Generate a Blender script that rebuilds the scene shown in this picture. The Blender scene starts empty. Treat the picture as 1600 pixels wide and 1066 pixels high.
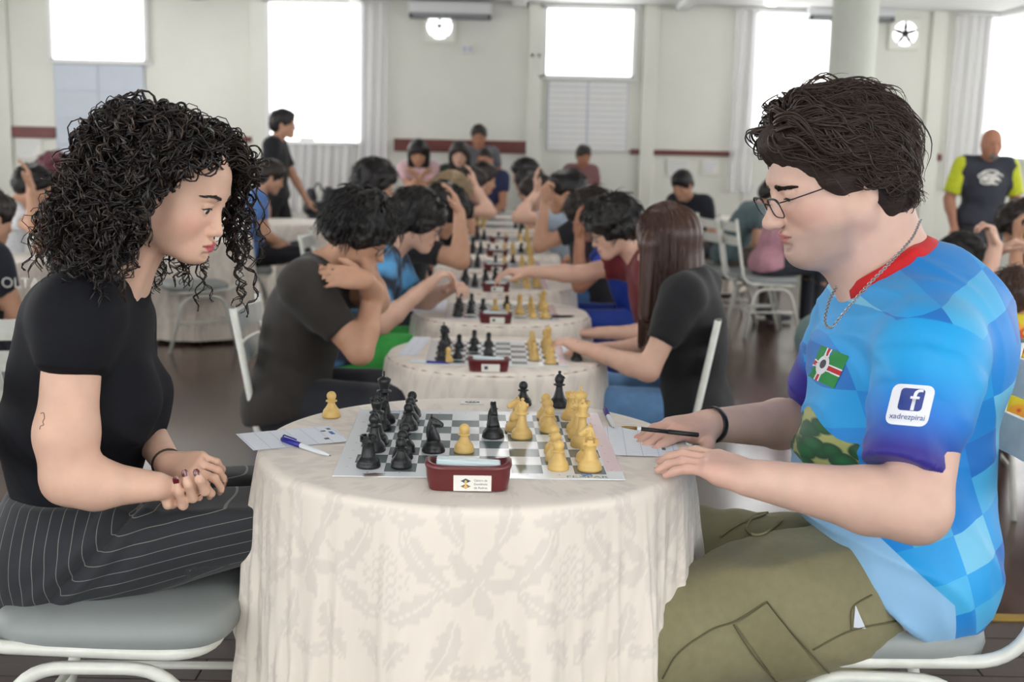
import bpy, bmesh, math, random
import numpy as np
from mathutils import Vector, Matrix
from mathutils.bvhtree import BVHTree
random.seed(7); RNG = np.random.default_rng(7)
SC = bpy.context.scene
COL = SC.collection
# ------------------------------------------------------------------ camera
FPX, PITCH, ROLL, CAMZ = 1900.0, 0.1694, 0.022, 1.55
_w = np.array([0, math.cos(PITCH), -math.sin(PITCH)]); _r0 = np.array([1.0, 0, 0]); _u0 = np.cross(_r0, _w)
_r = math.cos(ROLL)*_r0 + math.sin(ROLL)*_u0; _u = -math.sin(ROLL)*_r0 + math.cos(ROLL)*_u0
CAM = np.array([0, 0, CAMZ])
cd = bpy.data.cameras.new('camera'); cam = bpy.data.objects.new('camera', cd); COL.objects.link(cam)
cd.sensor_width = 36.0; cd.lens = 36.0*FPX/1600.0; cd.clip_start = 0.05; cd.clip_end = 100
M4 = Matrix.Identity(4)
for i in range(3):
    M4[i][0] = _r[i]; M4[i][1] = _u[i]; M4[i][2] = -_w[i]
M4[2][3] = CAMZ
cam.matrix_world = M4
cd.dof.use_dof = True; cd.dof.focus_distance = 2.22; cd.dof.aperture_fstop = 4.5
SC.camera = cam
# ------------------------------------------------------------------ world, exposure
wd = bpy.data.worlds.new('world'); SC.world = wd; wd.use_nodes = True
wd.node_tree.nodes['Background'].inputs[0].default_value = (0.95, 0.97, 1.0, 1)
wd.node_tree.nodes['Background'].inputs[1].default_value = 0.6
SC.view_settings.view_transform = 'Standard'; SC.view_settings.look = 'None'
SC.view_settings.exposure = 0.30; SC.view_settings.gamma = 1.0; SC.view_settings.use_curve_mapping = False
SC.cycles.use_denoising = True
SC.cycles.use_adaptive_sampling = True; SC.cycles.adaptive_threshold = 0.05; SC.cycles.adaptive_min_samples = 16; SC.cycles.use_light_tree = False; SC.cycles.max_bounces = 6; SC.cycles.diffuse_bounces = 3; SC.cycles.glossy_bounces = 2; SC.cycles.transmission_bounces = 4; SC.cycles.transparent_max_bounces = 6
SC.cycles.sample_clamp_indirect = 4.0
DAY_BACK, FILL_SIDE, LAMP = 3.2, 4.8, 30.0      # glow of the windows ahead, of the unseen fill windows, of the ceiling lamps

def W(px, py, d):                    # point seen at pixel (px,py), at room depth d (metres ahead of the camera)
    v = _r*(px-800)/FPX + _u*(533-py)/FPX + _w
    return CAM + v*(d/v[1])
def WZ(px, py, z):                   # point seen at pixel (px,py), at height z
    v = _r*(px-800)/FPX + _u*(533-py)/FPX + _w
    return CAM + v*((z-CAMZ)/v[2])
# ------------------------------------------------------------------ tags
def tag(o, label=None, cat=None, group=None, kind=None):
    if label: o['label'] = label
    if cat: o['category'] = cat
    if group: o['group'] = group
    if kind: o['kind'] = kind
    return o
def empty(name, loc, rz=0.0, label=None, cat=None, group=None):
    o = bpy.data.objects.new(name, None); COL.objects.link(o); o.empty_display_size = 0.05
    o.location = tuple(float(v) for v in loc); o.rotation_euler = (0, 0, rz)
    return tag(o, label, cat, group)
def link(name, me, material, parent=None, world=True):
    o = bpy.data.objects.new(name, me); COL.objects.link(o)
    if material is not None and len(me.materials) == 0: me.materials.append(material)
    if parent is not None:
        o.parent = parent
        if world:                     # geometry given in world coordinates
            bpy.context.view_layer.update() if False else None
            o.matrix_parent_inverse = wmat(parent).inverted()
    return o
def wmat(o):
    m = Matrix.LocRotScale(o.location, o.rotation_euler, o.scale)
    return (wmat(o.parent) @ o.matrix_parent_inverse @ m) if o.parent else m
def copy_tree(o, parent=None):
    c = o.copy(); COL.objects.link(c)
    if parent is not None: c.parent = parent
    for ch in list(o.children): copy_tree(ch, c)
    return c
# ------------------------------------------------------------------ materials
MATS = {}
def mat(name, col, rough=0.5, metal=0.0, spec=0.5, var=0.0, vscale=20.0, bump=0.0, bscale=200.0, sss=0.0, attr=False, coat=0.0, sheen=0.0, stretch=None):
    if name in MATS: return MATS[name]
    m = bpy.data.materials.new(name); m.use_nodes = True; nt = m.node_tree; b = nt.nodes['Principled BSDF']
    b.inputs['Roughness'].default_value = rough; b.inputs['Metallic'].default_value = metal
    b.inputs['Specular IOR Level'].default_value = spec
    if coat: b.inputs['Coat Weight'].default_value = coat; b.inputs['Coat Roughness'].default_value = 0.12
    if sheen: b.inputs['Sheen Weight'].default_value = sheen
    if sss:
        b.inputs['Subsurface Weight'].default_value = sss; b.inputs['Subsurface Radius'].default_value = (1.0, 0.35, 0.2); b.inputs['Subsurface Scale'].default_value = 0.006
    c4 = (col[0], col[1], col[2], 1)
    b.inputs['Base Color'].default_value = c4
    tc = nt.nodes.new('ShaderNodeTexCoord'); src = tc.outputs['Object']
    if stretch:
        mp = nt.nodes.new('ShaderNodeMapping'); mp.inputs['Scale'].default_value = stretch; nt.links.new(src, mp.inputs['Vector']); src = mp.outputs['Vector']
    out = None
    if attr:
        a = nt.nodes.new('ShaderNodeVertexColor'); a.layer_name = 'Col'; out = a.outputs['Color']; nt.links.new(out, b.inputs['Base Color'])
    if var:
        n = nt.nodes.new('ShaderNodeTexNoise'); n.inputs['Scale'].default_value = vscale; n.inputs['Detail'].default_value = 4
        nt.links.new(src, n.inputs['Vector'])
        mx = nt.nodes.new('ShaderNodeMix'); mx.data_type = 'RGBA'; mx.blend_type = 'MULTIPLY'; mx.inputs[0].default_value = 1.0
        rp = nt.nodes.new('ShaderNodeValToRGB'); rp.color_ramp.elements[0].position = 0.3; rp.color_ramp.elements[1].position = 0.7
        lo = 1-var; rp.color_ramp.elements[0].color = (lo, lo, lo, 1); rp.color_ramp.elements[1].color = (1+var*0.4,)*3+(1,)
        nt.links.new(n.outputs['Fac'], rp.inputs['Fac'])
        if out is not None: nt.links.new(out, mx.inputs[6])
        else: mx.inputs[6].default_value = c4
        nt.links.new(rp.outputs['Color'], mx.inputs[7]); nt.links.new(mx.outputs[2], b.inputs['Base Color'])
    if bump:
        n2 = nt.nodes.new('ShaderNodeTexNoise'); n2.inputs['Scale'].default_value = bscale; n2.inputs['Detail'].default_value = 3
        nt.links.new(src, n2.inputs['Vector'])
        bp = nt.nodes.new('ShaderNodeBump'); bp.inputs['Strength'].default_value = bump; bp.inputs['Distance'].default_value = 0.002
        nt.links.new(n2.outputs['Fac'], bp.inputs['Height']); nt.links.new(bp.outputs['Normal'], b.inputs['Normal'])
    MATS[name] = m; return m
def emat(name, col, strength):
    if name in MATS: return MATS[name]
    m = bpy.data.materials.new(name); m.use_nodes = True; nt = m.node_tree; nt.nodes.clear()
    e = nt.nodes.new('ShaderNodeEmission'); e.inputs[0].default_value = (*col, 1); e.inputs[1].default_value = strength
    o = nt.nodes.new('ShaderNodeOutputMaterial'); nt.links.new(e.outputs[0], o.inputs[0]); MATS[name] = m; return m
def nodes(m): return m.node_tree, m.node_tree.nodes['Principled BSDF']
def srgb(r, g, b):
    f = lambda c: ((c/255+0.055)/1.055)**2.4 if c/255 > 0.04045 else c/255/12.92
    return (f(r), f(g), f(b))
# ------------------------------------------------------------------ mesh helpers
def mesh(name, V, F, smooth=True, col=None, attrs=None):
    me = bpy.data.meshes.new(name)
    V = np.asarray(V, dtype=np.float32)
    if isinstance(F, np.ndarray):
        k = F.shape[1]; n = len(F)
        me.vertices.add(len(V)); me.vertices.foreach_set('co', V.ravel())
        me.loops.add(n*k); me.loops.foreach_set('vertex_index', F.astype(np.int32).ravel())
        me.polygons.add(n); me.polygons.foreach_set('loop_start', np.arange(0, n*k, k, dtype=np.int32))
        me.update(calc_edges=True)
    else:
        me.from_pydata([tuple(map(float, v)) for v in V], [], [tuple(map(int, f)) for f in F]); me.update()
    if smooth: me.polygons.foreach_set('use_smooth', np.ones(len(me.polygons), dtype=bool))
    if col is not None:
        c = np.ones((len(V), 4), dtype=np.float32); c[:, :3] = col
        a = me.color_attributes.new('Col', 'FLOAT_COLOR', 'POINT'); a.data.foreach_set('color', c.ravel())
    for nm, arr in (attrs or {}).items():
        a = me.attributes.new(nm, 'FLOAT', 'POINT'); a.data.foreach_set('value', np.asarray(arr, dtype=np.float32))
    return me
class MB:                              # collects shapes into one mesh
    def __init__(s): s.v = []; s.f = []; s.sm = []
    def add(s, V, F, smooth=False):
        o = len(s.v); s.v += [tuple(map(float, p)) for p in V]; s.f += [tuple(int(i)+o for i in f) for f in F]; s.sm += [smooth]*len(F); return s
    def box(s, c, size, R=None, bev=0.0):
        hx, hy, hz = [q/2 for q in size]
        if bev:
            b = min(bev, hx*.9, hy*.9, hz*.9); V = []
            for sz in (-1, 1):
                for (zz, ins) in ((hz-b, 0), (hz, b)) if sz > 0 else ((hz, b), (hz-b, 0)):
                    X, Y = hx-ins, hy-ins
                    V += [(X-b*(ins == 0), -Y, sz*zz), (X, -Y+b*(ins == 0), sz*zz), (X, Y-b*(ins == 0), sz*zz), (X-b*(ins == 0), Y, sz*zz), (-X+b*(ins == 0), Y, sz*zz), (-X, Y-b*(ins == 0), sz*zz), (-X, -Y+b*(ins == 0), sz*zz), (-X+b*(ins == 0), -Y, sz*zz)]
            F = []
            for L in range(3):
                for i in range(8): j = (i+1) % 8; F.append((L*8+i, L*8+j, L*8+8+j, L*8+8+i))
            F += [tuple(range(7, -1, -1)), tuple(range(24, 32))]
        else:
            V = [(x*hx, y*hy, z*hz) for z in (-1, 1) for y in (-1, 1) for x in (-1, 1)]
            F = [(0, 2, 3, 1), (4, 5, 7, 6), (0, 1, 5, 4), (2, 6, 7, 3), (0, 4, 6, 2), (1, 3, 7, 5)]
        V = np.array(V)
        if R is not None: V = V @ np.asarray(R).T
        return s.add(V+np.asarray(c), F)
    def tube(s, pts, r, n=10, closed=False, caps=True):
        P = np.asarray(pts, float); m = len(P); r = np.broadcast_to(np.asarray(r, float), (m,))
        T = np.roll(P, -1, 0)-np.roll(P, 1, 0) if closed else np.gradient(P, axis=0)
        T /= np.linalg.norm(T, axis=1)[:, None]+1e-12
        nrm = np.cross(T[0], (0, 0, 1.0));
        if np.linalg.norm(nrm) < 0.1: nrm = np.cross(T[0], (1.0, 0, 0))
        V = []
        for i in range(m):
            nrm = nrm-T[i]*np.dot(nrm, T[i]); nrm /= np.linalg.norm(nrm); bn = np.cross(T[i], nrm)
            for k in range(n):
                a = 2*math.pi*k/n; V.append(P[i]+r[i]*(math.cos(a)*nrm+math.sin(a)*bn))
        F = []
        for i in range(m if closed else m-1):
            for k in range(n):
                a, b = i*n+k, i*n+(k+1) % n; c, d = ((i+1) % m)*n+(k+1) % n, ((i+1) % m)*n+k; F.append((a, b, c, d))
        if caps and not closed: F += [tuple(range(n-1, -1, -1)), tuple((m-1)*n+k for k in range(n))]
        return s.add(V, F, True)
    def lathe(s, prof, n=24, c=(0, 0, 0)):
        V = []; F = []
        for (r, z) in prof:
            for k in range(n): a = 2*math.pi*k/n; V.append((c[0]+r*math.cos(a), c[1]+r*math.sin(a), c[2]+z))
        for i in range(len(prof)-1):
            for k in range(n): F.append((i*n+k, i*n+(k+1) % n, (i+1)*n+(k+1) % n, (i+1)*n+k))
        F += [tuple(range(n-1, -1, -1)), tuple((len(prof)-1)*n+k for k in range(n))]
        return s.add(V, F, True)
    def prism(s, poly, z0, z1, tf=None):
        n = len(poly); V = [(x, y, z0) for x, y in poly]+[(x, y, z1) for x, y in poly]
        F = [tuple(range(n-1, -1, -1)), tuple(range(n, 2*n))]+[(i, (i+1) % n, n+(i+1) % n, n+i) for i in range(n)]
        if tf: V = [tf(v) for v in V]
        return s.add(V, F)
    def me(s, name):
        me = bpy.data.meshes.new(name); me.from_pydata(s.v, [], s.f); me.update()
        me.polygons.foreach_set('use_smooth', np.array(s.sm, dtype=bool)); return me
    def build(s, name, m, parent=None, world=True): return link(name, s.me(name), m, parent, world)
def smoothpath(pts, n=8):              # Catmull-Rom through points
    P = [np.asarray(p, float) for p in pts]; P = [2*P[0]-P[1]]+P+[2*P[-1]-P[-2]]; out = []
    for i in range(1, len(P)-2):
        for k in range(n):
            t = k/n; a, b, c, d = P[i-1], P[i], P[i+1], P[i+2]
            out.append(0.5*((2*b)+(-a+c)*t+(2*a-5*b+4*c-d)*t*t+(-a+3*b-3*c+d)*t**3))
    out.append(P[-2]); return np.array(out)
def fillet(pts, r, n=6):               # polyline with rounded corners
    P = [np.asarray(p, float) for p in pts]; out = [P[0]]
    for i in range(1, len(P)-1):
        a, b, c = P[i-1], P[i], P[i+1]; u = (a-b)/np.linalg.norm(a-b); v = (c-b)/np.linalg.norm(c-b)
        rr = min(r, np.linalg.norm(a-b)*.48, np.linalg.norm(c-b)*.48); s_, e_ = b+u*rr, b+v*rr
        for k in range(n+1): t = k/n; out.append((1-t)**2*s_+2*t*(1-t)*b+t*t*e_)
    out.append(P[-1]); return np.array(out)
def strands(P, rad, k=3):              # P (N,M,3) polylines -> one tube mesh (V,F)
    N, M, _ = P.shape; T = np.gradient(P, axis=1); T /= np.linalg.norm(T, axis=2, keepdims=True)+1e-9
    ref = np.array([0.31, 0.87, 0.38]); A = np.cross(T, ref); A /= np.linalg.norm(A, axis=2, keepdims=True)+1e-9; B = np.cross(T, A)
    rad = np.broadcast_to(np.asarray(rad), (N, M))
    rings = [P+rad[..., None]*(math.cos(2*math.pi*j/k)*A+math.sin(2*math.pi*j/k)*B) for j in range(k)]
    V = np.stack(rings, 2).reshape(-1, 3); idx = np.arange(N*M*k).reshape(N, M, k)
    F = []
    for j in range(k):
        j2 = (j+1) % k; F.append(np.stack([idx[:, :-1, j], idx[:, :-1, j2], idx[:, 1:, j2], idx[:, 1:, j]], -1).reshape(-1, 4))
    return V, np.concatenate(F)
def textmesh(s, size, align='CENTER'):
    cu = bpy.data.curves.new('txt', 'FONT'); cu.body = s; cu.size = size; cu.align_x = align; cu.align_y = 'CENTER'; cu.resolution_u = 3
    o = bpy.data.objects.new('txt', cu); COL.objects.link(o); bpy.context.view_layer.update()
    me = bpy.data.meshes.new_from_object(o); bpy.data.objects.remove(o)
    V = np.array([v.co[:] for v in me.vertices]); F = [tuple(p.vertices) for p in me.polygons]; bpy.data.meshes.remove(me)
    return V, F
# ------------------------------------------------------------------ signed-distance modelling -> one continuous mesh
class SDF:
    def __init__(s): s.ops = []
    def rc(s, a, b, ra, rb, k=.02, mode='u', flat=None):
        a = np.asarray(a, float); b = np.asarray(b, float); r = max(ra, rb)*(max(1, flat[1]) if flat else 1)
        s.ops.append(('rc', (a, b, ra, rb, flat), np.minimum(a, b)-r, np.maximum(a, b)+r, k, mode)); return s
    def el(s, c, rad, R=None, k=.02, mode='u'):
        c = np.asarray(c, float); m = max(rad); s.ops.append(('el', (c, np.asarray(rad, float), np.eye(3) if R is None else np.asarray(R)), c-m, c+m, k, mode)); return s
    def pl(s, p, n, k=.004, lo=None, hi=None):            # cut away the side n points to (inside lo..hi)
        s.ops.append(('pl', (np.asarray(p, float), np.asarray(n, float)/np.linalg.norm(n)), lo, hi, k, 's')); return s
    def cc(s, a, b, ra, rb, k=.01, mode='u'):             # flat-ended cone
        a = np.asarray(a, float); b = np.asarray(b, float); r = max(ra, rb); s.ops.append(('cc', (a, b, ra, rb), np.minimum(a, b)-r, np.maximum(a, b)+r, k, mode)); return s
    def inflate(s, t):
        o = SDF(); o.ops = list(s.ops); o.t = t; return o
    def bounds(s):
        lo = np.min([o[2] for o in s.ops if o[5] == 'u'], 0); hi = np.max([o[3] for o in s.ops if o[5] == 'u'], 0); return lo, hi
    def mesh(s, h, lo=None, hi=None, infl=0.0, disp=None):
        l0, h0 = s.bounds()
        l0 = l0-.02-infl; h0 = h0+.02+infl
        if lo is not None: l0 = np.maximum(l0, lo)
        if hi is not None: h0 = np.minimum(h0, hi)
        n = np.ceil((h0-l0)/h).astype(int)+1
        ax = [(l0[i]+h*np.arange(n[i])).astype(np.float32) for i in range(3)]
        Fd = np.full(tuple(n), .08, dtype=np.float32)
        for typ, par, blo, bhi, k, mode in s.ops:
            if blo is None: blo, bhi = l0, h0
            e = k+.025+infl; sl = []
            for i in range(3):
                a0 = max(0, int(np.floor((blo[i]-e-l0[i])/h))); a1 = min(n[i], int(np.ceil((bhi[i]+e-l0[i])/h))+1); sl.append(slice(a0, max(a0, a1)))
            sl = tuple(sl)
            if any(q.stop <= q.start for q in sl): continue
            X = ax[0][sl[0]][:, None, None]; Y = ax[1][sl[1]][None, :, None]; Z = ax[2][sl[2]][None, None, :]
            if typ == 'rc':
                a, b, ra, rb, flat = par; ba = b-a; l2 = max(float(ba@ba), 1e-9); x, y, z = X-a[0], Y-a[1], Z-a[2]
                t = np.clip((x*ba[0]+y*ba[1]+z*ba[2])/l2, 0, 1)
                qx, qy, qz = x-t*ba[0], y-t*ba[1], z-t*ba[2]
                if flat:
                    fn, ff = flat; dd = (qx*fn[0]+qy*fn[1]+qz*fn[2])*(1/ff-1); qx = qx+fn[0]*dd; qy = qy+fn[1]*dd; qz = qz+fn[2]*dd
                d = np.sqrt(qx*qx+qy*qy+qz*qz)-(ra+t*(rb-ra))
            elif typ == 'el':
                c, rad, R = par; x, y, z = X-c[0], Y-c[1], Z-c[2]; k0 = 0; k1 = 0
                for j in range(3):
                    q = x*R[0][j]+y*R[1][j]+z*R[2][j]; k0 = k0+(q/rad[j])**2; k1 = k1+(q/rad[j]**2)**2
                k0 = np.sqrt(k0); d = k0*(k0-1)/(np.sqrt(k1)+1e-6)
            elif typ == 'cc':
                a, b, ra, rb = par; ba = b-a; L = float(np.linalg.norm(ba)); u = ba/L; x, y, z = X-a[0], Y-a[1], Z-a[2]
                t = x*u[0]+y*u[1]+z*u[2]; rr = np.sqrt(np.maximum(x*x+y*y+z*z-t*t, 0)); d = np.maximum(rr-(ra+np.clip(t/L, 0, 1)*(rb-ra)), np.maximum(-t, t-L))
            else:
                p, nn = par; d = -((X-p[0])*nn[0]+(Y-p[1])*nn[1]+(Z-p[2])*nn[2])
            d = d.astype(np.float32); f = Fd[sl]
            if mode == 'u':
                d = d-infl; hh = np.maximum(k-np.abs(f-d), 0)/k; Fd[sl] = np.minimum(f, d)-hh*hh*k*.25
            else:
                d = -d; hh = np.maximum(k-np.abs(f-d), 0)/k; Fd[sl] = np.maximum(f, d)+hh*hh*k*.25
        V, F = surfnet(Fd, l0, h)
        if len(V) == 0: raise ValueError('empty sdf')
        if disp is not None:
            N = vnormals(V, F); V = V+N*np.asarray(disp(V, N))[:, None]
        return V, F
def surfnet(Fd, lo, h):
    ins = Fd < 0; n = ins.shape
    c = np.zeros(tuple(q-1 for q in n), dtype=np.int8)
    for dx in (0, 1):
        for dy in (0, 1):
            for dz in (0, 1): c += ins[dx:n[0]-1+dx, dy:n[1]-1+dy, dz:n[2]-1+dz]
    cell = (c > 0) & (c < 8); ci = np.argwhere(cell)
    idx = np.full(cell.shape, -1, dtype=np.int64); idx[cell] = np.arange(len(ci))
    acc = np.zeros((len(ci), 3)); cnt = np.zeros(len(ci))
    crn = [(0, 0, 0), (1, 0, 0), (0, 1, 0), (1, 1, 0), (0, 0, 1), (1, 0, 1), (0, 1, 1), (1, 1, 1)]
    val = [Fd[ci[:, 0]+a, ci[:, 1]+b, ci[:, 2]+g].astype(float) for a, b, g in crn]
    for i in range(8):
        for j in range(i+1, 8):
            df = np.array(crn[j])-np.array(crn[i])
            if np.abs(df).sum() != 1: continue
            m = (val[i] < 0) != (val[j] < 0); t = np.where(m, val[i]/(val[i]-val[j]+1e-20), 0)
            acc += np.where(m[:, None], np.array(crn[i])+t[:, None]*df, 0); cnt += m
    V = lo+h*(ci+acc/cnt[:, None]); F = []
    for axx in range(3):
        o = [q for q in range(3) if q != axx]
        s0 = [slice(None)]*3; s1 = [slice(None)]*3; s0[axx] = slice(0, -1); s1[axx] = slice(1, None)
        a, b = ins[tuple(s0)], ins[tuple(s1)]; e = np.argwhere(a != b)
        e = e[(e[:, o[0]] > 0) & (e[:, o[1]] > 0) & (e[:, o[0]] < n[o[0]]-1) & (e[:, o[1]] < n[o[1]]-1)]
        if len(e) == 0: continue
        q = []
        for da, db in ((-1, -1), (0, -1), (0, 0), (-1, 0)):
            t = e.copy(); t[:, o[0]] += da; t[:, o[1]] += db; q.append(idx[t[:, 0], t[:, 1], t[:, 2]])
        Q = np.stack(q, 1); fl = a[e[:, 0], e[:, 1], e[:, 2]]
        if axx == 1: fl = ~fl
        Q[~fl] = Q[~fl][:, ::-1]; F.append(Q)
    F = np.concatenate(F) if F else np.zeros((0, 4), int); F = F[(F >= 0).all(1)]
    return V, F
def vnormals(V, F):
    a = np.cross(V[F[:, 2]]-V[F[:, 0]], V[F[:, 3]]-V[F[:, 1]]); N = np.zeros_like(V)
    for j in range(4): np.add.at(N, F[:, j], a)
    return N/(np.linalg.norm(N, axis=1)[:, None]+1e-12)
def cat(*parts):
    V = []; F = []; o = 0
    for v, f in parts: V.append(v); F.append(f+o); o += len(v)
    return np.concatenate(V), np.concatenate(F)
def unit(v): v = np.asarray(v, float); return v/(np.linalg.norm(v)+1e-12)
Z3 = np.array([0, 0, 1.0])
def wav(V, s, seed=0):                 # smooth pseudo noise in [-1,1]
    r = np.random.default_rng(seed); o = 0
    for i in range(6):
        d = r.normal(size=3); d /= np.linalg.norm(d); o = o+np.sin(V@d*s*(1+.35*i)+r.uniform(0, 6.28))/(1+.25*i)
    return o/3.6
# ================================================================== the hall
D = 14.0; PZ = 0.228; ZC = 2.99
XL, XR, YB = -6.6, 6.4, -3.2
m_wall = mat('wall_paint', srgb(236, 236, 226), .75, var=.05, vscale=1.5, bump=.1, bscale=60)
m_ceil = mat('ceiling_paint', srgb(240, 241, 240), .8, var=.03, vscale=2)
m_rail = mat('rail_wood', srgb(112, 52, 44), .45, var=.25, vscale=8, stretch=(1, 1, 8))
m_white = mat('white_paint', srgb(238, 238, 236), .5, var=.04, vscale=6)
m_grey = mat('blind_grey', srgb(205, 212, 222), .6, var=.04, vscale=5)
m_day = emat('daylight', (1.0, 1.0, 1.0), DAY_BACK)
m_fill = emat('fill_side', (.97, .985, 1.0), FILL_SIDE)
m_lamp = emat('lamp_glow', (1.0, .99, .97), LAMP)
m_dark = mat('dark_plastic', srgb(40, 40, 44), .4, var=.1)
def struct(name, mb, m, parent=None): return tag(mb.build(name, m, parent), kind='structure')
# floors
m_floor = mat('floor_main', srgb(74, 52, 44), .16, spec=.6)
nt, b = nodes(m_floor)
tc = nt.nodes.new('ShaderNodeTexCoord'); mp = nt.nodes.new('ShaderNodeMapping'); mp.inputs['Rotation'].default_value = (0, 0, math.pi/2)
br = nt.nodes.new('ShaderNodeTexBrick'); br.inputs['Scale'].default_value = 1.0; br.inputs['Brick Width'].default_value = 1.6; br.inputs['Row Height'].default_value = .1; br.inputs['Mortar Size'].default_value = .002
br.inputs['Color1'].default_value = (*srgb(84, 58, 48), 1); br.inputs['Color2'].default_value = (*srgb(62, 42, 36), 1); br.inputs['Mortar'].default_value = (*srgb(30, 20, 18), 1)
nt.links.new(tc.outputs['Object'], mp.inputs[0]); nt.links.new(mp.outputs[0], br.inputs[0]); nt.links.new(br.outputs[0], b.inputs['Base Color'])
nz = nt.nodes.new('ShaderNodeTexNoise'); nz.inputs['Scale'].default_value = 1.3; nz.inputs['Detail'].default_value = 5; mr = nt.nodes.new('ShaderNodeMapRange')
mr.inputs[3].default_value = .10; mr.inputs[4].default_value = .30; nt.links.new(tc.outputs['Object'], nz.inputs[0]); nt.links.new(nz.outputs[0], mr.inputs[0]); nt.links.new(mr.outputs[0], b.inputs['Roughness'])
struct('floor', MB().box(((XL+XR)/2, (YB+D)/2, -.05), (XR-XL, D-YB, .1)), m_floor)
plat = struct('floor_platform', MB().box(((XL+XR)/2, (YB+3.29)/2, (PZ-.012)/2), (XR-XL, 3.29-YB, PZ-.012)), mat('platform_base', srgb(28, 20, 18), .6))
m_plank = mat('plank_wood', srgb(52, 38, 34), .42, var=.45, vscale=6, stretch=(1, 14, 14), bump=.25, bscale=40)
pm = MB().box((0, 0, 0), (1.5, .117, .012), bev=.0015).me('plank')
for j in range(16):
    for i in range(3):
        o = link('plank', pm, m_plank, plat, False); o.location = (-1.5+1.503*i+(.5 if j % 2 else 0)*.9, 1.38+.12*j, PZ-.006)
struct('trim_1', MB().box(((XL+XR)/2, 3.262, PZ+.0), (XR-XL, .05, .006)), mat('safety_tape', srgb(150, 120, 30), .5, var=.3, vscale=9))
# walls and ceiling
struct('wall_back', MB().box(((XL+XR)/2, D+.1, ZC/2), (XR-XL+.4, .2, ZC+.2)), m_wall)
struct('wall_left', MB().box((XL-.1, (YB+D)/2, ZC/2), (.2, D-YB, ZC+.2)), m_wall)
struct('wall_right', MB().box((XR+.1, (YB+D)/2, ZC/2), (.2, D-YB, ZC+.2)), m_wall)
struct('wall_front', MB().box(((XL+XR)/2, YB-.1, ZC/2), (XR-XL+.4, .2, ZC+.2)), m_wall)
ceil = struct('ceiling', MB().box(((XL+XR)/2, (YB+D)/2, ZC+.05), (XR-XL+.4, D-YB, .1)), m_ceil)
for k in range(7): struct('trim_%d' % (k+2), MB().box((XL+1.2+k*1.8, (YB+D)/2, ZC-.03), (.14, D-YB, .06), bev=.008), m_ceil)
# pilasters on the back wall
for k, px in enumerate((4, 405, 836, 1015, 1462)):
    x = W(px, 100, D)[0]; struct('trim_%d' % (k+9), MB().box((x, D-.03, ZC/2), (.16, .06, ZC), bev=.006), m_wall)
# chair rail segments
for k, (a, c2, y0, y1, m) in enumerate(((10, 88, 198, 215, m_rail), (375, 420, 214, 222, m_rail), (616, 826, 219, 238, m_rail), (985, 1146, 235, 243, m_rail), (1380, 1470, 240, 250, m_rail))):
    p, q = W(a, (y0+y1)/2, D), W(c2, (y0+y1)/2, D); h = (y1-y0)*D/FPX
    struct('trim_%d' % (k+14), MB().box(((p[0]+q[0])/2, D-.02, (p[2]+q[2])/2), (q[0]-p[0], .04, h), bev=.005), m)
def window(n, x0, x1, z0, z1, y, m, wall='back', mull=1):
    w, h = x1-x0, z1-z0; c = ((x0+x1)/2, (z0+z1)/2)
    def P(u, v, t): # u along wall, v up, t into the room
        return {'back': (u, y-t, v), 'front': (u, y+t, v), 'left': (y+t, u, v), 'right': (y-t, u, v)}[wall]
    def bx(u, v, t, su, sv, st):
        s = (su, st, sv) if wall in ('back', 'front') else (st, su, sv); return MB().box(P(u, v, t), s, bev=.003)
    f = bx(c[0], z1, .03, w+.1, .05, .06)
    for q in (bx(c[0], z0, .03, w+.1, .05, .06), bx(x0, c[1], .03, .05, h, .06), bx(x1, c[1], .03, .05, h, .06)): f.add(q.v, q.f)
    o = struct('window_%d' % n, f, m_white)
    for i in range(mull+1):
        ww = w/(mull+1); bx(x0+ww*(i+.5), c[1], .012, ww-.004, h-.03, .008).build('pane', m, o)
    for i in range(mull): bx(x0+w*(i+1)/(mull+1), c[1], .02, .02, h, .02).build('mullion', m_day if m is m_day else m_white, o)
    return o
def pw(x0, x1, y0, y1): a, b2 = W(x0, (y0+y1)/2, D), W(x1, (y0+y1)/2, D); c = W((x0+x1)/2, y0, D); d = W((x0+x1)/2, y1, D); return a[0], b2[0], d[2], min(c[2], ZC-.04)
window(1, *pw(80, 229, -14, 97), D, m_day, mull=1)
window(2, *pw(419, 567, -8, 224), D, m_day, mull=0)
window(3, *pw(851, 991, 8, 122), D, m_day, mull=0)
window(4, *pw(1174, 1294, 15, 236), D, m_day, mull=0)
window(5, *pw(1536, 1680, 22, 250), D, m_day, mull=0)
for k, (px0, px1, py0, py1) in enumerate(((88, 228, 101, 268), (855, 980, 127, 236))):     # closed shutters under the high windows
    x0, x1, z0, z1 = pw(px0, px1, py0, py1); o = struct('door_%d' % (k+1), MB().box(((x0+x1)/2, D-.015, (z0+z1)/2), (x1-x0, .03, z1-z0), bev=.004), m_grey)
    ns = 12 if k else 4; sm = MB().box((0, 0, 0), ((x1-x0)/2-.02, .012, (z1-z0)/ns-.006), bev=.003).me('shutter_slat'); m_sl = m_white if k else m_grey
    for i in range(ns):
        for j in (-1, 1):
            q = link('shutter_slat', sm, m_sl, o, False); q.location = ((x0+x1)/2+j*(x1-x0)/4, D-.036, z0+(i+.5)*(z1-z0)/ns)
# unseen glowing windows beside and behind the camera, added for soft fill light
for k, yy in enumerate((-1.2, 1.6, 5.0, 8.4, 11.4)):
    window(6+k, yy-.8, yy+.8, .95, 2.75, XL, m_fill, 'left'); window(11+k, yy-.8, yy+.8, .95, 2.75, XR, m_fill, 'right')
for k, xx in enumerate((-4.4, -1.5, 1.5, 4.4)): window(16+k, xx-1.0, xx+1.0, .95, 2.75, YB, m_fill, 'front')
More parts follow.
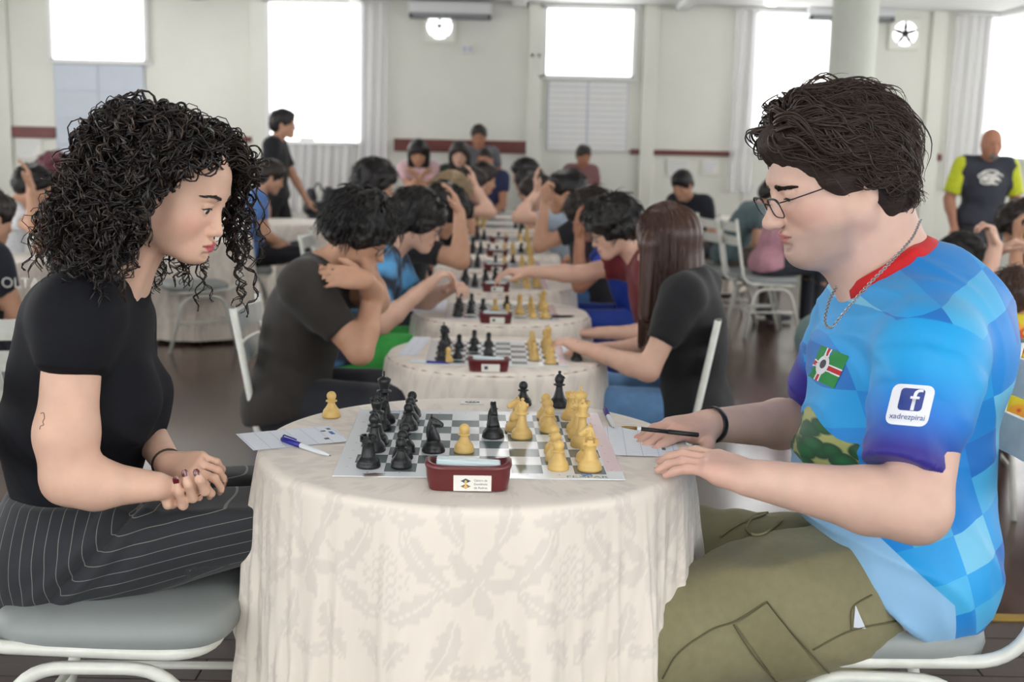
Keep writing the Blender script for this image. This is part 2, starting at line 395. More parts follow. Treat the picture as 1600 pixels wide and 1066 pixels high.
# curtains
m_sheer = mat('sheer_curtain', srgb(252, 251, 254), .8, var=.02)
nt, b = nodes(m_sheer); b.inputs['Transmission Weight'].default_value = 0; b.inputs['Alpha'].default_value = .5; b.inputs['Transmission Weight'].default_value = .0; b.inputs['Subsurface Weight'].default_value = 0.0
def curtain(px0, px1, py0, py1, label):
    x0, x1, z0, z1 = pw(px0, px1, py0, py1); n = max(12, int((x1-x0)/.012)); V = []; F = []
    u = np.linspace(0, 1, n); zz = np.linspace(z1, z0, 8)
    for j, z in enumerate(zz):
        for i in range(n): V.append((x0+(x1-x0)*u[i], D-.11+.022*math.sin(u[i]*(x1-x0)*62+.4*j)+.012*math.sin(u[i]*(x1-x0)*27), z))
    for j in range(7):
        for i in range(n-1): F.append((j*n+i, j*n+i+1, (j+1)*n+i+1, (j+1)*n+i))
    o = tag(link('curtain', mesh('curtain', np.array(V), np.array(F)), m_sheer), label, 'curtain')
    MB().tube([(x0-.05, D-.11, z1+.012), (x1+.05, D-.11, z1+.012)], .012, 8).build('curtain_rod', m_white, o)
curtain(560, 606, -6, 330, 'narrow sheer white curtain right of the tall window behind the standing boy')
curtain(425, 556, 226, 330, 'wide sheer white half curtain under the tall bright window')
curtain(1142, 1178, 14, 300, 'sheer white curtain at the left edge of the window before the column')
curtain(1480, 1538, 18, 300, 'sheer white curtain beside the window behind the bald man')
# column
x, y = W(1328, 150, 11.2)[0], 11.2; r = 68*y/FPX/2
col_o = struct('trim_20', MB().lathe([(r*1.15, 0), (r*1.15, .12), (r, .15), (r, ZC-.15), (r*1.1, ZC-.1), (r*1.1, ZC)], 40, (x, y, 0)), mat('column_paint', srgb(214, 218, 206), .6, var=.04, vscale=3))
# air conditioners, fans, lamps, signs
m_ac = mat('ac_white', srgb(226, 228, 228), .4); m_acd = mat('ac_vent', srgb(62, 66, 74), .4)
for (a, c2, y0, y1, lab) in ((640, 769, 8, 30, 'white wall air conditioner above the glowing round fan'), (1258, 1392, 12, 33, 'white air conditioner high on the wall behind the column')):
    p, q = W(a, (y0+y1)/2, D), W(c2, (y0+y1)/2, D); w = q[0]-p[0]; r0 = empty('air_conditioner', ((p[0]+q[0])/2, D-.1, (p[2]+q[2])/2), 0, lab, 'air conditioner')
    MB().box((0, 0, .03), (w, .2, .14), bev=.02).build('body', m_ac, r0, False); MB().box((0, -.02, -.06), (w*.98, .16, .05), bev=.01).build('air_vent', m_acd, r0, False)
    for j in (-1, 0, 1): MB().box((0, -.104, -.06+j*.014), (w*.9, .006, .004)).build('louvre', m_ac, r0, False)
def wallfan(px, py, rp, lab, bw=1.0):
    c = W(px, py, D-.03); R = rp*D/FPX; r0 = empty('exhaust_fan', c, 0, lab, 'fan')
    MB().box((0, .01, 0), (2.5*R, .03, 2.5*R), bev=.01).build('plate', m_wall, r0, False)
    V, F = MB().lathe([(R*.97, 0), (R*.97, .006)], 32).v, None
    mb = MB().lathe([(R*.97, -.003), (R*.97, .003)], 32); mb.v = [(a, -.012-b2*0+cz*1.0, b2) for a, b2, cz in mb.v]; mb.build('daylight_opening', emat('fan_day', (1, 1, 1), 3.0), r0, False)
    MB().tube([(R*math.cos(t), -.03, R*math.sin(t)) for t in np.linspace(0, 2*math.pi, 33)[:-1]], R*.07, 8, closed=True).build('ring', m_white, r0, False)
    hb = MB().lathe([(R*.16*bw, 0), (R*.16*bw, .03)], 16); hb.v = [(a, -.05+cz, b2) for a, b2, cz in hb.v]; hb.build('hub', m_dark, r0, False)
    for k in range(5):
        t = math.pi/2+k*2*math.pi/5; ct, st = math.cos(t), math.sin(t)
        poly = [(.12*R, -.06*R*bw), (.5*R, -.10*R*bw), (.97*R, -.05*R*bw), (.97*R, .05*R*bw), (.5*R, .10*R*bw), (.12*R, .06*R*bw)]
        MB().prism(poly, -.004, .004, lambda v: (v[0]*ct-v[1]*st, -.03+v[2]+v[1]*.2, v[0]*st+v[1]*ct)).build('blade', m_dark, r0, False)
wallfan(687, 41, 20, 'glowing round exhaust fan under the left air conditioner')
wallfan(1413, 53, 19, 'round five bladed exhaust fan right of the column', 1.7)
def boxthing(name, px, py, w, h, m, lab, c, d=D, t=.04):
    p = W(px, py, d-t/2); r0 = empty(name, p, 0, lab, c); MB().box((0, 0, 0), (w*d/FPX, t, h*d/FPX), bev=.006).build('housing', m, r0, False); return r0
for a in (('exit_sign', 147, 187, 22, 12, mat('sign_green', srgb(60, 120, 104), .5), 'small dark green exit sign on the shutter at left', 'sign'),
          ('exit_sign', 838, 195, 15, 12, mat('sign_teal', srgb(70, 170, 160), .5), 'small teal sign left of the shuttered window', 'sign')):
    r0 = boxthing(*a); MB().box((0, -.024, 0), (a[3]*D/FPX*.6, .004, a[4]*D/FPX*.3)).build('sign_print', m_white, r0, False)
for a in (('emergency_light', 730, 77, 17, 14, m_white, 'small white square emergency light below the air conditioner', 'lamp'), ('emergency_light', 837, 87, 20, 10, m_white, 'small white emergency lamp beside the high window', 'lamp')):
    r0 = boxthing(*a)
    for j in (-1, 1): MB().box((j*a[3]*D/FPX*.25, -.03, 0), (.04, .02, .05), bev=.006).build('lens', m_grey, r0, False)
for k, (xx, yy) in enumerate(((-3.4, .4), (0, .4), (3.2, .4), (-3.4, 4.4), (0, 4.4), (3.2, 4.4), (-3.4, 8.4), (0, 8.4), (3.2, 8.4), (2.63, 13.1), (-3.4, 12.4))):  # all but the small lamp are added out of view for top light
    lab = 'small bright ceiling lamp at the top edge of the photo' if k == 9 else 'added round ceiling lamp lighting the hall from out of view'
    r0 = empty('ceiling_lamp', (xx, yy, ZC), 0, lab, 'lamp', 'ceiling lamps'); rr = .07 if k == 9 else .2
    MB().lathe([(rr*1.1, 0), (rr*1.1, -.03), (rr, -.035)], 28).build('rim', m_white, r0, False); MB().lathe([(rr*.98, -.03), (rr*.9, -.05), (rr*.6, -.065), (.01, -.07)], 28).build('diffuser', m_lamp, r0, False)
# ================================================================== chairs
m_chair = mat('chair_white_enamel', srgb(226, 227, 218), .32, var=.10, vscale=25, coat=.2)
m_seat = mat('chair_vinyl_grey', srgb(146, 152, 150), .5, var=.06, vscale=8, bump=.08, bscale=300)
m_rust = mat('chair_rust', srgb(90, 50, 34), .8)
def make_chair(name='metal_chair'):       # front of the chair faces +x, seat centre over the origin
    r0 = empty(name, (0, 0, 0)); T = .0125
    sw, sd, sz = .205, .21, .445
    pts = []
    for s in (-1, 1):                     # each side tube: back post bending into the seat rail
        p = fillet([(-sd-.135, s*sw, .93), (-sd-.045, s*sw, sz-.02), (sd-.03, s*sw, sz-.035), (sd-.03, 0, sz-.035)], .09, 8)
        MB().tube(p, T, 10).build('back_post' , m_chair, r0, False)
        MB().lathe([(T*1.02, 0), (T*.8, .006), (.002, .008)], 10, (-sd-.137, s*sw, .93)).build('post_cap', mat('cap_grey', srgb(120, 120, 116), .5), r0, False)
        q = fillet([(-sd-.03, s*(sw+.018), .0), (-sd+.055, s*(sw-.005), sz-.062), (sd-.085, s*(sw-.005), sz-.062), (sd+.02, s*(sw+.018), .0)], .09, 8)
        MB().tube(q, T, 10).build('leg', m_chair, r0, False)
        st = MB().tube([(-sd+.02, s*(sw+.005), .2), (sd-.035, s*(sw+.005), .2)], T*.7, 8); st.build('stretcher', m_chair, r0, False)
    MB().tube([(-sd+.015, -sw, .2), (-sd+.015, sw, .2)], T*.7, 8).build('stretcher', m_chair, r0, False)
    for z, xx in ((.865, -sd-.118), (.755, -sd-.098)):   # two flat slats, slightly curved
        n = 9; V = []; F = []
        for i in range(n):
            u = i/(n-1)*2-1; bx_ = -.03*(1-u*u)
            for (dx, dz) in ((.006, -.036), (.006, .036), (-.006, .036), (-.006, -.036)): V.append((xx+bx_+dx-dz*.19*-1*-1, u*sw, z+dz))
        for i in range(n-1):
            for k in range(4): F.append((i*4+k, i*4+(k+1) % 4, i*4+4+(k+1) % 4, i*4+4+k))
        F += [(3, 2, 1, 0), (n*4-4, n*4-3, n*4-2, n*4-1)]
        MB().add(V, F, False).build('slat', m_chair, r0, False)
    S = SDF(); L0 = np.array([-sd+.04, 0, sz+.005]); 
    V = []; F = []; n = 40; lev = [(-.03, .93), (-.022, .985), (-.005, 1.0), (.012, .985), (.024, .93), (.031, .8), (.034, .5), (.035, .02)]
    for (dz, sc) in lev:
        for k in range(n):
            a = 2*math.pi*k/n; ca, sa = math.cos(a), math.sin(a); e = .42
            V.append(((sd+.005)*sc*math.copysign(abs(ca)**e, ca), (sw+.012)*sc*math.copysign(abs(sa)**e, sa), sz+dz))
    for i in range(len(lev)-1):
        for k in range(n): F.append((i*n+k, i*n+(k+1) % n, (i+1)*n+(k+1) % n, (i+1)*n+k))
    F += [tuple(range(n-1, -1, -1)), tuple((len(lev)-1)*n+k for k in range(n))]
    MB().add(V, F, True).build('seat_cushion', m_seat, r0, False)
    return r0
CHAIR0 = make_chair(); chair_used = False
def chair(x, y, z, rz, label, group=None):
    global chair_used
    o = copy_tree(CHAIR0) if chair_used else CHAIR0; chair_used = True
    o.location = (x, y, z); o.rotation_euler = (0, 0, rz); o['label'] = label; o['category'] = 'chair'; o['group'] = group or 'white metal chairs'
    return o
# ================================================================== round tables
m_cloth = mat('damask_cloth', srgb(232, 224, 214), .62, bump=.12, bscale=900, attr=True, sheen=.15)
m_leg = mat('table_leg_steel', srgb(120, 120, 120), .4, metal=.6)
m_wood = mat('table_board', srgb(150, 120, 90), .6, var=.2)
CB = np.array(srgb(238, 228, 215)); CM = np.array(srgb(226, 216, 205))
def damask(U, Vv):                        # woven motif mask over cloth metres: repeating bouquets, scrolls and small lattices
    su, sv = .30, .36
    row = np.floor(Vv/sv); uu = np.mod(U+row*su*.5, su)-su/2; vv = np.mod(Vv, sv)-sv/2
    m = np.zeros_like(uu)
    r = np.hypot(uu, vv); th = np.arctan2(vv, uu)
    pet = .045+.022*np.cos(5*th+.6)+.008*np.cos(11*th); ring = np.abs(r-pet) < .0035
    m = np.maximum(m, (r < pet) & ~ring & ~(np.abs(np.mod(th*5/6.283+.1, 1)-.5) < .03+.1*(r < .012)))
    for sx in (-1, 1):                     # scrolling leaves either side
        for (cx, cy, ang, L, wd_) in ((.085, .03, .9, .06, .02), (.10, -.045, -.6, .055, .018), (.045, .105, 1.3, .05, .018), (.05, -.11, -1.2, .055, .019), (.118, .10, .2, .035, .014), (.02, -.15, .3, .03, .012), (.125, -.12, 2.2, .035, .014)):
            x = (uu*sx-cx); y = vv-cy; c, s = math.cos(ang), math.sin(ang); a = (x*c+y*s)/L; b = (-x*s+y*c)/wd_; b = b-.5*a*a+.15
            lf = (np.abs(b) < np.maximum(1-a*a, 0)**.8*(1+.22*np.sin(a*14))) & (np.abs(a) < 1) & (np.abs(b) > .09)
            m = np.maximum(m, lf)
        x = uu*sx-.075; y = vv-.07; st = (np.abs(np.hypot(x, y)-.05) < .0028) & (y < .02); m = np.maximum(m, st)
    x = np.mod(uu+su/2, su)-su/2; x2 = np.abs(np.mod(U+row*su*.5+su/2, su)-su/2); y2 = vv-.0
    lat = (x2+np.abs(y2)*.8 < .05); g = (np.abs(np.mod((uu+vv*.9)/.016, 1)-.5) > .2) & (np.abs(np.mod((uu-vv*.9)/.016, 1)-.5) > .2)
    m = np.where(lat, g, m)
    return m.astype(float)
def cloth_mesh(R, H, nth, nz, seed, folds=17, amp=.035, flare=.05):
    r_ = np.random.default_rng(seed); nr = 26 if nth > 300 else 6
    th = np.linspace(0, 2*math.pi, nth, endpoint=False)
    ph = sum(a*np.sin(k*th+r_.uniform(0, 6.28)) for k, a in ((2, .5), (3, .4), (5, .35)))
    w = np.zeros_like(th)
    for k, a in ((folds, 1.0), (folds-6, .6), (int(folds*1.7), .35), (folds+4, .5)): w += a*np.sin(k*th+ph*1.5+r_.uniform(0, 6.28))
    w = w/2.2; w = np.where(w > 0, np.abs(w)**.8, -(np.abs(w)**1.3)*.35)+.18*np.maximum(0, np.sin(29*th+4*ph))**6-.16*np.maximum(0, np.sin(23*th+3*ph+1))**8
    V = []; UV = []
    for i in range(nr):
        rr = R*.985*(i+.02)/nr; V.append(np.stack([rr*np.cos(th), rr*np.sin(th), np.zeros_like(th)+.0008*np.sin(rr*40+3*np.sin(th*2))], 1)); UV.append(np.stack([rr*np.cos(th), rr*np.sin(th)], 1))
    for j in range(nz+1):
        t = j/nz; s_ = t*H
        edge = .014
        if s_ < edge*1.57: a = s_/edge; rr0 = R-edge+edge*math.sin(a); z = -edge*(1-math.cos(a))
        else: rr0 = R; z = -edge-(s_-edge*1.57)
        g = np.clip((s_-.02)/.45, 0, 1)**.75
        rr = rr0+g*(amp*w+flare)+.0035*g*np.sin(th*61+s_*35+2*ph)*np.sin(s_*21+3*ph)
        tw = .05*g*np.sin(3*th+seed)
        V.append(np.stack([rr*np.cos(th+tw*.3), rr*np.sin(th+tw*.3), np.full_like(th, z)], 1)); UV.append(np.stack([th*R*1.0, np.full_like(th, -(R+s_))], 1))
    n = nr+nz+1; V = np.concatenate(V); UV = np.concatenate(UV); idx = np.arange(n*nth).reshape(n, nth)
    F = np.stack([idx[:-1], np.roll(idx[:-1], -1, 1), np.roll(idx[1:], -1, 1), idx[1:]], -1).reshape(-1, 4)[:, ::-1]
    m = damask(UV[:, 0], UV[:, 1])[:, None]; col = CB*(1-m)+CM*m
    return mesh('tablecloth', V, F, True, col)
TAB_MESH = cloth_mesh(.405, .73, 240, 24, 3, 15, .03, .02)
TOPM = MB().lathe([(.39, -.03), (.398, -.025), (.398, -.006), (.392, 0)], 48).me('tabletop')
def table(x, y, ztop, floor, tlabel, clabel, me=None, rz=0.0, group=None):
    r0 = empty('round_table', (x, y, floor), 0, tlabel, 'table', group)
    o = link('tabletop', TOPM, m_wood, r0, False); o.location = (0, 0, ztop-floor-.003)
    MB().lathe([(.03, .03), (.03, ztop-floor-.03)], 16).build('pedestal', m_leg, r0, False)
    for k in range(4):
        a = k*math.pi/2+.4; MB().tube([(0, 0, .05), (.15*math.cos(a), .15*math.sin(a), .035), (.28*math.cos(a), .28*math.sin(a), .012)], .012, 8).build('foot', m_leg, r0, False)
    c = link('tablecloth', me or TAB_MESH, m_cloth); c.location = (x, y, ztop); c.rotation_euler = (0, 0, rz)
    tag(c, clabel, 'tablecloth', (group and 'cream tablecloths'))
    return r0
ZT1 = CAMZ-.582; T1 = (-.062, 2.243)
table(T1[0], T1[1], ZT1, PZ, 'round table under the cream cloth between the two front players', 'cream damask tablecloth hanging in folds from the front table', cloth_mesh(.41, .725, 720, 120, 11, 13, .046, .010))
ROW = [(-.058, 4.40), (-.052, 5.46), (-.068, 6.50), (-.085, 7.42), (-.09, 8.28), (-.094, 9.3)]
ORD = ['second', 'third', 'fourth', 'fifth', 'sixth', 'seventh']
for k, (x, y) in enumerate(ROW):
    table(x, y, .75, 0, 'round table, %s from the front in the centre row' % ORD[k], 'cream cloth on the %s table of the centre row' % ORD[k], rz=k*1.3)
SIDE = [(-2.35, 9.0, 'round table behind the curly haired woman in the left row', 'cream cloth on the table behind the curly haired woman'), (-1.95, 10.6, 'round table behind the standing boy', 'cream cloth on the table behind the standing boy'),
        (3.2, 11.0, 'round table in the right row by the pink shirted player', 'cream cloth on the table by the pink shirted player'), (1.95, 12.4, 'round table at the far right by the wall', 'cream cloth on the far table by the right wall'), (-3.2, 7.2, 'round table at far left before the maroon haired player', 'cream cloth on the table before the maroon haired player'),
        (3.75, 6.9, 'round table before the man in the sage shirt', 'cream cloth on the table before the man in the sage shirt')]
for k, (x, y, a, c2) in enumerate(SIDE): table(x, y, .75, 0, a, c2, rz=k*.9+.5)
# long tables at the far end of the centre row
def long_table(x, y, w, l, lab, clab):
    r0 = empty('long_table', (x, y, 0), 0, lab, 'table'); MB().box((0, 0, .73), (w-.01, l-.01, .025), bev=.003).build('tabletop', m_wood, r0, False)
    for sx in (-1, 1):
        for sy in (-1, 1): MB().tube([(sx*(w/2-.06), sy*(l/2-.06), 0), (sx*(w/2-.06), sy*(l/2-.06), .72)], .015, 8).build('leg', m_leg, r0, False)
    per = []; n = 60
    for (a, b2) in (((-w/2, -l/2), (w/2, -l/2)), ((w/2, -l/2), (w/2, l/2)), ((w/2, l/2), (-w/2, l/2)), ((-w/2, l/2), (-w/2, -l/2))):
        for i in range(n): t = i/n; per.append((a[0]+(b2[0]-a[0])*t, a[1]+(b2[1]-a[1])*t))
    per = np.array(per); N = per/np.linalg.norm(per, axis=1)[:, None]; V = [np.c_[per*.0, np.full(len(per), .748)], np.c_[per*.99, np.full(len(per), .748)]]; U = [per*.0, per]
    arc = np.linspace(0, 2*(w+l), len(per))
    for z in (.745, .73, .6, .45, .3, .15, .03): g = min(1, (.75-z)/.3); V.append(np.c_[per+N*(.012*g*np.sin(arc*45)+.012*g+.004)[:, None], np.full(len(per), z)]); U.append(np.c_[arc, np.full(len(per), z)])
    m_ = len(per); idx = np.arange(len(V)*m_).reshape(len(V), m_); F = np.stack([idx[:-1], np.roll(idx[:-1], -1, 1), np.roll(idx[1:], -1, 1), idx[1:]], -1).reshape(-1, 4)[:, ::-1]
    V = np.concatenate(V); U = np.concatenate(U); mk = damask(U[:, 0], U[:, 1])[:, None]
    c = link('tablecloth', mesh('tablecloth', V, F, True, CB*(1-mk)+CM*mk), m_cloth); c.location = (x, y, 0); tag(c, clab, 'tablecloth')
long_table(-.12, 10.95, .74, 1.5, 'long table set with many chessmen beyond the round tables', 'pale cloth on the long table full of chessmen')
long_table(-.16, 12.2, .74, .9, 'farthest table of the centre row below the wall', 'pale cloth on the farthest table of the centre row')
# ================================================================== chess sets
m_blk = mat('ebony_plastic', srgb(26, 28, 30), .38, spec=.5, var=.1, vscale=60)
m_wht = mat('boxwood_plastic', srgb(222, 186, 112), .4, spec=.5, var=.05, vscale=60)
def prof(base, h, body):               # turned foot, then the body profile (fractions of base radius, metres up)
    b = base
    return [(b*.94, 0), (b, .0015), (b, .005), (b*.93, .0075), (b*.95, .0095), (b*.9, .013), (b*.74, .0175), (b*.62, .0195), (b*.6, .021)]+[(b*r, z) for r, z in body]+[(.0004, h)]
def piece_mesh(kind, n):
    mb = MB()
    if kind == 'pawn':
        hr = .0098; zc = .0435; body = [(.46, .025), (.38, .0295), (.37, .0315), (.62, .0325), (.6, .0345), (.36, .0352)]+[(hr*math.cos(t)/.019, zc+hr*math.sin(t)) for t in np.linspace(-.95, 1.45, 9)]
        mb.lathe(prof(.019, zc+hr, body), n)
    elif kind == 'rook':
        mb.lathe(prof(.0215, .0475, [(.56, .025), (.5, .034), (.49, .043), (.62, .0455), (.66, .0475), (.4, .0475)]), n)
        for k in range(6):
            a0 = k*math.pi/3; poly = [(.0145*math.cos(a0+t), .0145*math.sin(a0+t)) for t in np.linspace(0, .72, 5)]+[(.0095*math.cos(a0+t), .0095*math.sin(a0+t)) for t in np.linspace(.72, 0, 5)]
            mb.prism(poly, .046, .0565)
        mb.lathe([(.0138, .046), (.0145, .0475), (.0142, .0515), (.0094, .0515)], n)
    elif kind == 'bishop':
        body = [(.5, .027), (.38, .036), (.33, .044), (.32, .046), (.6, .0475), (.6, .0495), (.36, .051), (.42, .054), (.5, .0585), (.46, .064), (.3, .0695), (.12, .0725), (.12, .0735), (.19, .0755), (.12, .0785)]
        mb.lathe(prof(.021, .079, body), n)
        mb.box((.0065, 0, .0655), (.0065, .02, .0014), np.array([[.6, 0, .8], [0, 1, 0], [-.8, 0, .6]]))
    elif kind == 'queen':
        body = [(.52, .027), (.4, .038), (.33, .05), (.31, .057), (.62, .0585), (.62, .061), (.36, .063), (.36, .066), (.48, .076), (.58, .0835), (.42, .0835), (.3, .0855), (.14, .0865), (.16, .0885), (.14, .0905)]
        mb.lathe(prof(.0225, .0915, body), n)
        for k in range(9): a = k*2*math.pi/9; mb.box((.0115*math.cos(a), .0115*math.sin(a), .0848), (.004, .0045, .004), np.array([[math.cos(a), -math.sin(a), 0], [math.sin(a), math.cos(a), 0], [0, 0, 1]]))
    elif kind == 'king':
        body = [(.54, .027), (.42, .04), (.35, .054), (.33, .062), (.64, .0635), (.64, .066), (.4, .068), (.4, .071), (.5, .081), (.6, .0885), (.52, .0905), (.3, .0935), (.12, .095)]
        mb.lathe(prof(.023, .0955, body), n); mb.box((0, 0, .1), (.0028, .0032, .0115), bev=.0006); mb.box((0, 0, .1015), (.0028, .0095, .003), bev=.0006)
    else:                               # knight, looking along +x
        mb.lathe(prof(.0215, .0235, [(.62, .022), (.6, .0232)]), n)
        pts = [(-.0118, .022), (-.0135, .030), (-.0140, .039), (-.0128, .048), (-.0102, .056), (-.0078, .0625), (-.0062, .0672), (-.0035, .0695), (-.0022, .0655), (.0030, .0635), (.0085, .0605), (.0140, .0565), (.0178, .0535), (.0186, .0500), (.0172, .0470), (.0135, .0468), (.0098, .0482), (.0060, .0472), (.0045, .0440), (.0068, .0390), (.0105, .0330), (.0122, .0270), (.0122, .022)]
        P = np.array(pts); c = P.mean(0); V = []; F = []; m_ = len(P)
        for (y, s_) in ((-.0112, .68), (-.0100, .86), (-.0062, .975), (0, 1.0), (.0062, .975), (.0100, .86), (.0112, .68)):
            wz = np.clip((.075-P[:, 1])/.05, .45, 1.05)
            cc = np.stack([np.interp(P[:, 1], (.022, .04, .055, .07), (-.001, -.004, .0, -.003)), P[:, 1]*.97+.0012], 1)
            Q = cc+(P-cc)*s_; V += [(q[0], y*w_, q[1]) for q, w_ in zip(Q, wz)]
        for i in range(6):
            for k in range(m_): F.append((i*m_+k, i*m_+(k+1) % m_, (i+1)*m_+(k+1) % m_, (i+1)*m_+k))
        F += [tuple(range(m_-1, -1, -1)), tuple(6*m_+k for k in range(m_))]
        mb.add(V, F, True)
        for s_ in (-1, 1):
            mb.tube([(-.004, s_*.0032, .064), (-.0042, s_*.0036, .0685), (-.003, s_*.003, .0705)], [.0028, .0020, .0006], 6); mb.tube([(-.0105, s_*.0068, .030), (-.0098, s_*.0072, .040), (-.0072, s_*.0062, .050), (-.004, s_*.0045, .058)], [.0016, .0022, .0020, .0010], 6); mb.tube([(-.0045, s_*.0088, .028), (-.0048, s_*.0084, .038), (-.0025, s_*.0068, .048)], [.0012, .0018, .0010], 6)
            mb.lathe([(.0016, -.0006), (.0012, .0008), (.0002, .0012)], 6, (.0045, s_*.0062, .0575))
    return mb.me('chess_'+kind)
PM = {}
for k_ in ('pawn', 'rook', 'knight', 'bishop', 'queen', 'king'):
    for c_ in 'bw':
        for q_ in (0, 1):
            me = piece_mesh(k_, 12 if q_ else 32); me.materials.append(m_blk if c_ == 'b' else m_wht); PM[k_, c_, q_] = me
CN = {'b': 'black', 'w': 'boxwood coloured'}
def piece(kind, c, x, y, z, label, group, rz=0.0, low=1):
    o = bpy.data.objects.new('chess_'+kind, PM[kind, c, low]); COL.objects.link(o); o.location = (x, y, z); o.rotation_euler = (0, 0, rz); return tag(o, label, 'chess piece', group)
# the vinyl board: printed squares, pale margins
def board_material():
    m = mat('vinyl_board', (1, 1, 1), .2, spec=.8); nt, b = nodes(m); N = nt.nodes.new; Lk = nt.links.new
    tc = N('ShaderNodeTexCoord'); sx = N('ShaderNodeSeparateXYZ'); Lk(tc.outputs['Object'], sx.inputs[0])
    def mth(op, a, b2=None):
        n = N('ShaderNodeMath'); n.operation = op
        for i, v in enumerate((a, b2)):
            if v is None: continue
            if isinstance(v, (int, float)): n.inputs[i].default_value = v
            else: Lk(v, n.inputs[i])
        return n.outputs[0]
    ux = mth('ADD', mth('DIVIDE', sx.outputs[0], .055), 4.0); uy = mth('ADD', mth('DIVIDE', sx.outputs[1], .055), 4.0)
    par = mth('MODULO', mth('ADD', mth('FLOOR', ux), mth('FLOOR', uy)), 2.0)
    ax = mth('LESS_THAN', mth('ABSOLUTE', sx.outputs[0]), .22); ay = mth('LESS_THAN', mth('ABSOLUTE', sx.outputs[1]), .22)
    ins = mth('MULTIPLY', ax, ay); drk = mth('MULTIPLY', ins, mth('GREATER_THAN', par, .5))
    mx = N('ShaderNodeMix'); mx.data_type = 'RGBA'; Lk(drk, mx.inputs[0]); mx.inputs[6].default_value = (*srgb(246, 250, 253), 1); mx.inputs[7].default_value = (*srgb(96, 112, 116), 1)
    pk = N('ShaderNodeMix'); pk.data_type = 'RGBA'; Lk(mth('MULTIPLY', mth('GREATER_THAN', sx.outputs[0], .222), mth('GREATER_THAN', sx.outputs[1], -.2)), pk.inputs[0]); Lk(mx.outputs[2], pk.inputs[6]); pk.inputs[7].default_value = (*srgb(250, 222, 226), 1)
    Lk(pk.outputs[2], b.inputs['Base Color']); return m
m_board = board_material()
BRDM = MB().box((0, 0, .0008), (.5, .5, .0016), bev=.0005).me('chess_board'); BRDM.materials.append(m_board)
m_blue = mat('print_blue', srgb(60, 110, 190), .5); m_green = mat('print_green', srgb(60, 110, 90), .5); m_ink = mat('print_ink', srgb(70, 74, 84), .6); m_brown = mat('print_brown', srgb(140, 110, 80), .6)
m_pen = mat('pen_blue', srgb(40, 40, 140), .35); m_penw = mat('pen_white', srgb(226, 230, 234), .3); m_black = mat('black_plastic', srgb(22, 22, 24), .35)
m_maroon = mat('clock_maroon', srgb(98, 30, 34), .3, coat=.3, var=.06, vscale=30)
m_label = mat('label_white', srgb(236, 234, 226), .5)
def printed(V, F, name, m, parent, z, ox=0, oy=0, rz=0, sc=1):
    c, s = math.cos(rz), math.sin(rz); V = np.asarray(V)*sc; P = np.stack([ox+V[:, 0]*c-V[:, 1]*s, oy+V[:, 0]*s+V[:, 1]*c, np.full(len(V), z)], 1)
    return MB().add(P, F).build(name, m, parent, False)
def board(x, y, z, rz, label, group=None, detail=False):
    o = bpy.data.objects.new('chess_board', BRDM); COL.objects.link(o); o.location = (x, y, z); o.rotation_euler = (0, 0, rz); tag(o, label, 'chess board', group)
    if detail:
        V, F = textmesh('FEXPAR', .017); V[:, 0] *= 1.25
        printed(V, F, 'printed_name', m_green, o, .0019, .185, -.238); printed(V, F, 'printed_name', m_blue, o, .0019, -.165, .236, math.pi)
        for k in range(4):               # small emblem of four hooks above the name
            a = k*math.pi/2+.78; pts = [(.185+.007*math.cos(a)+.0045*math.cos(t), -.2255*1+.0035*math.sin(a)+.003*math.sin(t)) for t in np.linspace(a, a+4.2, 8)]
            MB().tube([(px_, py_, .0019) for px_, py_ in pts], .0007, 5).build('printed_emblem', m_blue, o, False)
        for k, ch in enumerate('abcdefgh'):
            V, F = textmesh(ch, .008); printed(V, F, 'printed_letter', m_ink, o, .0019, .2305, -.1925+.055*k, math.pi/2); printed(V, F, 'printed_letter', m_ink, o, .0019, -.2305, -.1925+.055*k, -math.pi/2)
        for k in range(8):
            V, F = textmesh(str(8-k), .008); printed(V, F, 'printed_number', m_ink, o, .0019, -.1925+.055*k, -.2275); printed(V, F, 'printed_number', m_ink, o, .0019, -.1925+.055*k, .2275, math.pi)
        for dy, mm in ((.006, m_ink), (-.004, m_brown)): MB().prism([(-.2, -.243+dy), (-.18, -.236+dy), (-.16, -.24+dy), (-.175, -.247+dy), (-.195, -.249+dy)], .0017, .0019).build('printed_diamond', mm, o, False)
    return o
def bpos(B, c, r):
    a, b2 = (c-3.5)*.055, (r-3.5)*.055; x, y, z, rz = B; return x+a*math.cos(rz)-b2*math.sin(rz), y+a*math.sin(rz)+b2*math.cos(rz), z+.0017
B1 = (-.058, 2.25, ZT1+.0012, .032)
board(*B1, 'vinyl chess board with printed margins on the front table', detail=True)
FILES = 'abcdefgh'
GAME = [('rook', 'b', 0, 0), ('bishop', 'b', 0, 2), ('queen', 'b', 0, 3), ('rook', 'b', 0, 5), ('king', 'b', 0, 6), ('pawn', 'b', 1, 0), ('pawn', 'b', 1, 1), ('pawn', 'b', 1, 2), ('pawn', 'b', 1, 5), ('pawn', 'b', 1, 6), ('pawn', 'b', 1, 7), ('knight', 'b', 2, 2), ('knight', 'b', 4, 4),
        ('pawn', 'w', 3, 2), ('bishop', 'w', 5, 4), ('knight', 'w', 5, 5), ('pawn', 'w', 6, 0), ('pawn', 'w', 6, 1), ('pawn', 'w', 6, 2), ('pawn', 'w', 6, 5), ('pawn', 'w', 6, 6), ('pawn', 'w', 6, 7), ('rook', 'w', 7, 0), ('knight', 'w', 7, 1), ('queen', 'w', 7, 3), ('king', 'w', 7, 4), ('bishop', 'w', 7, 5), ('rook', 'w', 7, 7)]
NTH = ['nearest', 'second nearest', 'third nearest', 'fourth nearest', 'fourth farthest', 'third farthest', 'second farthest', 'farthest']
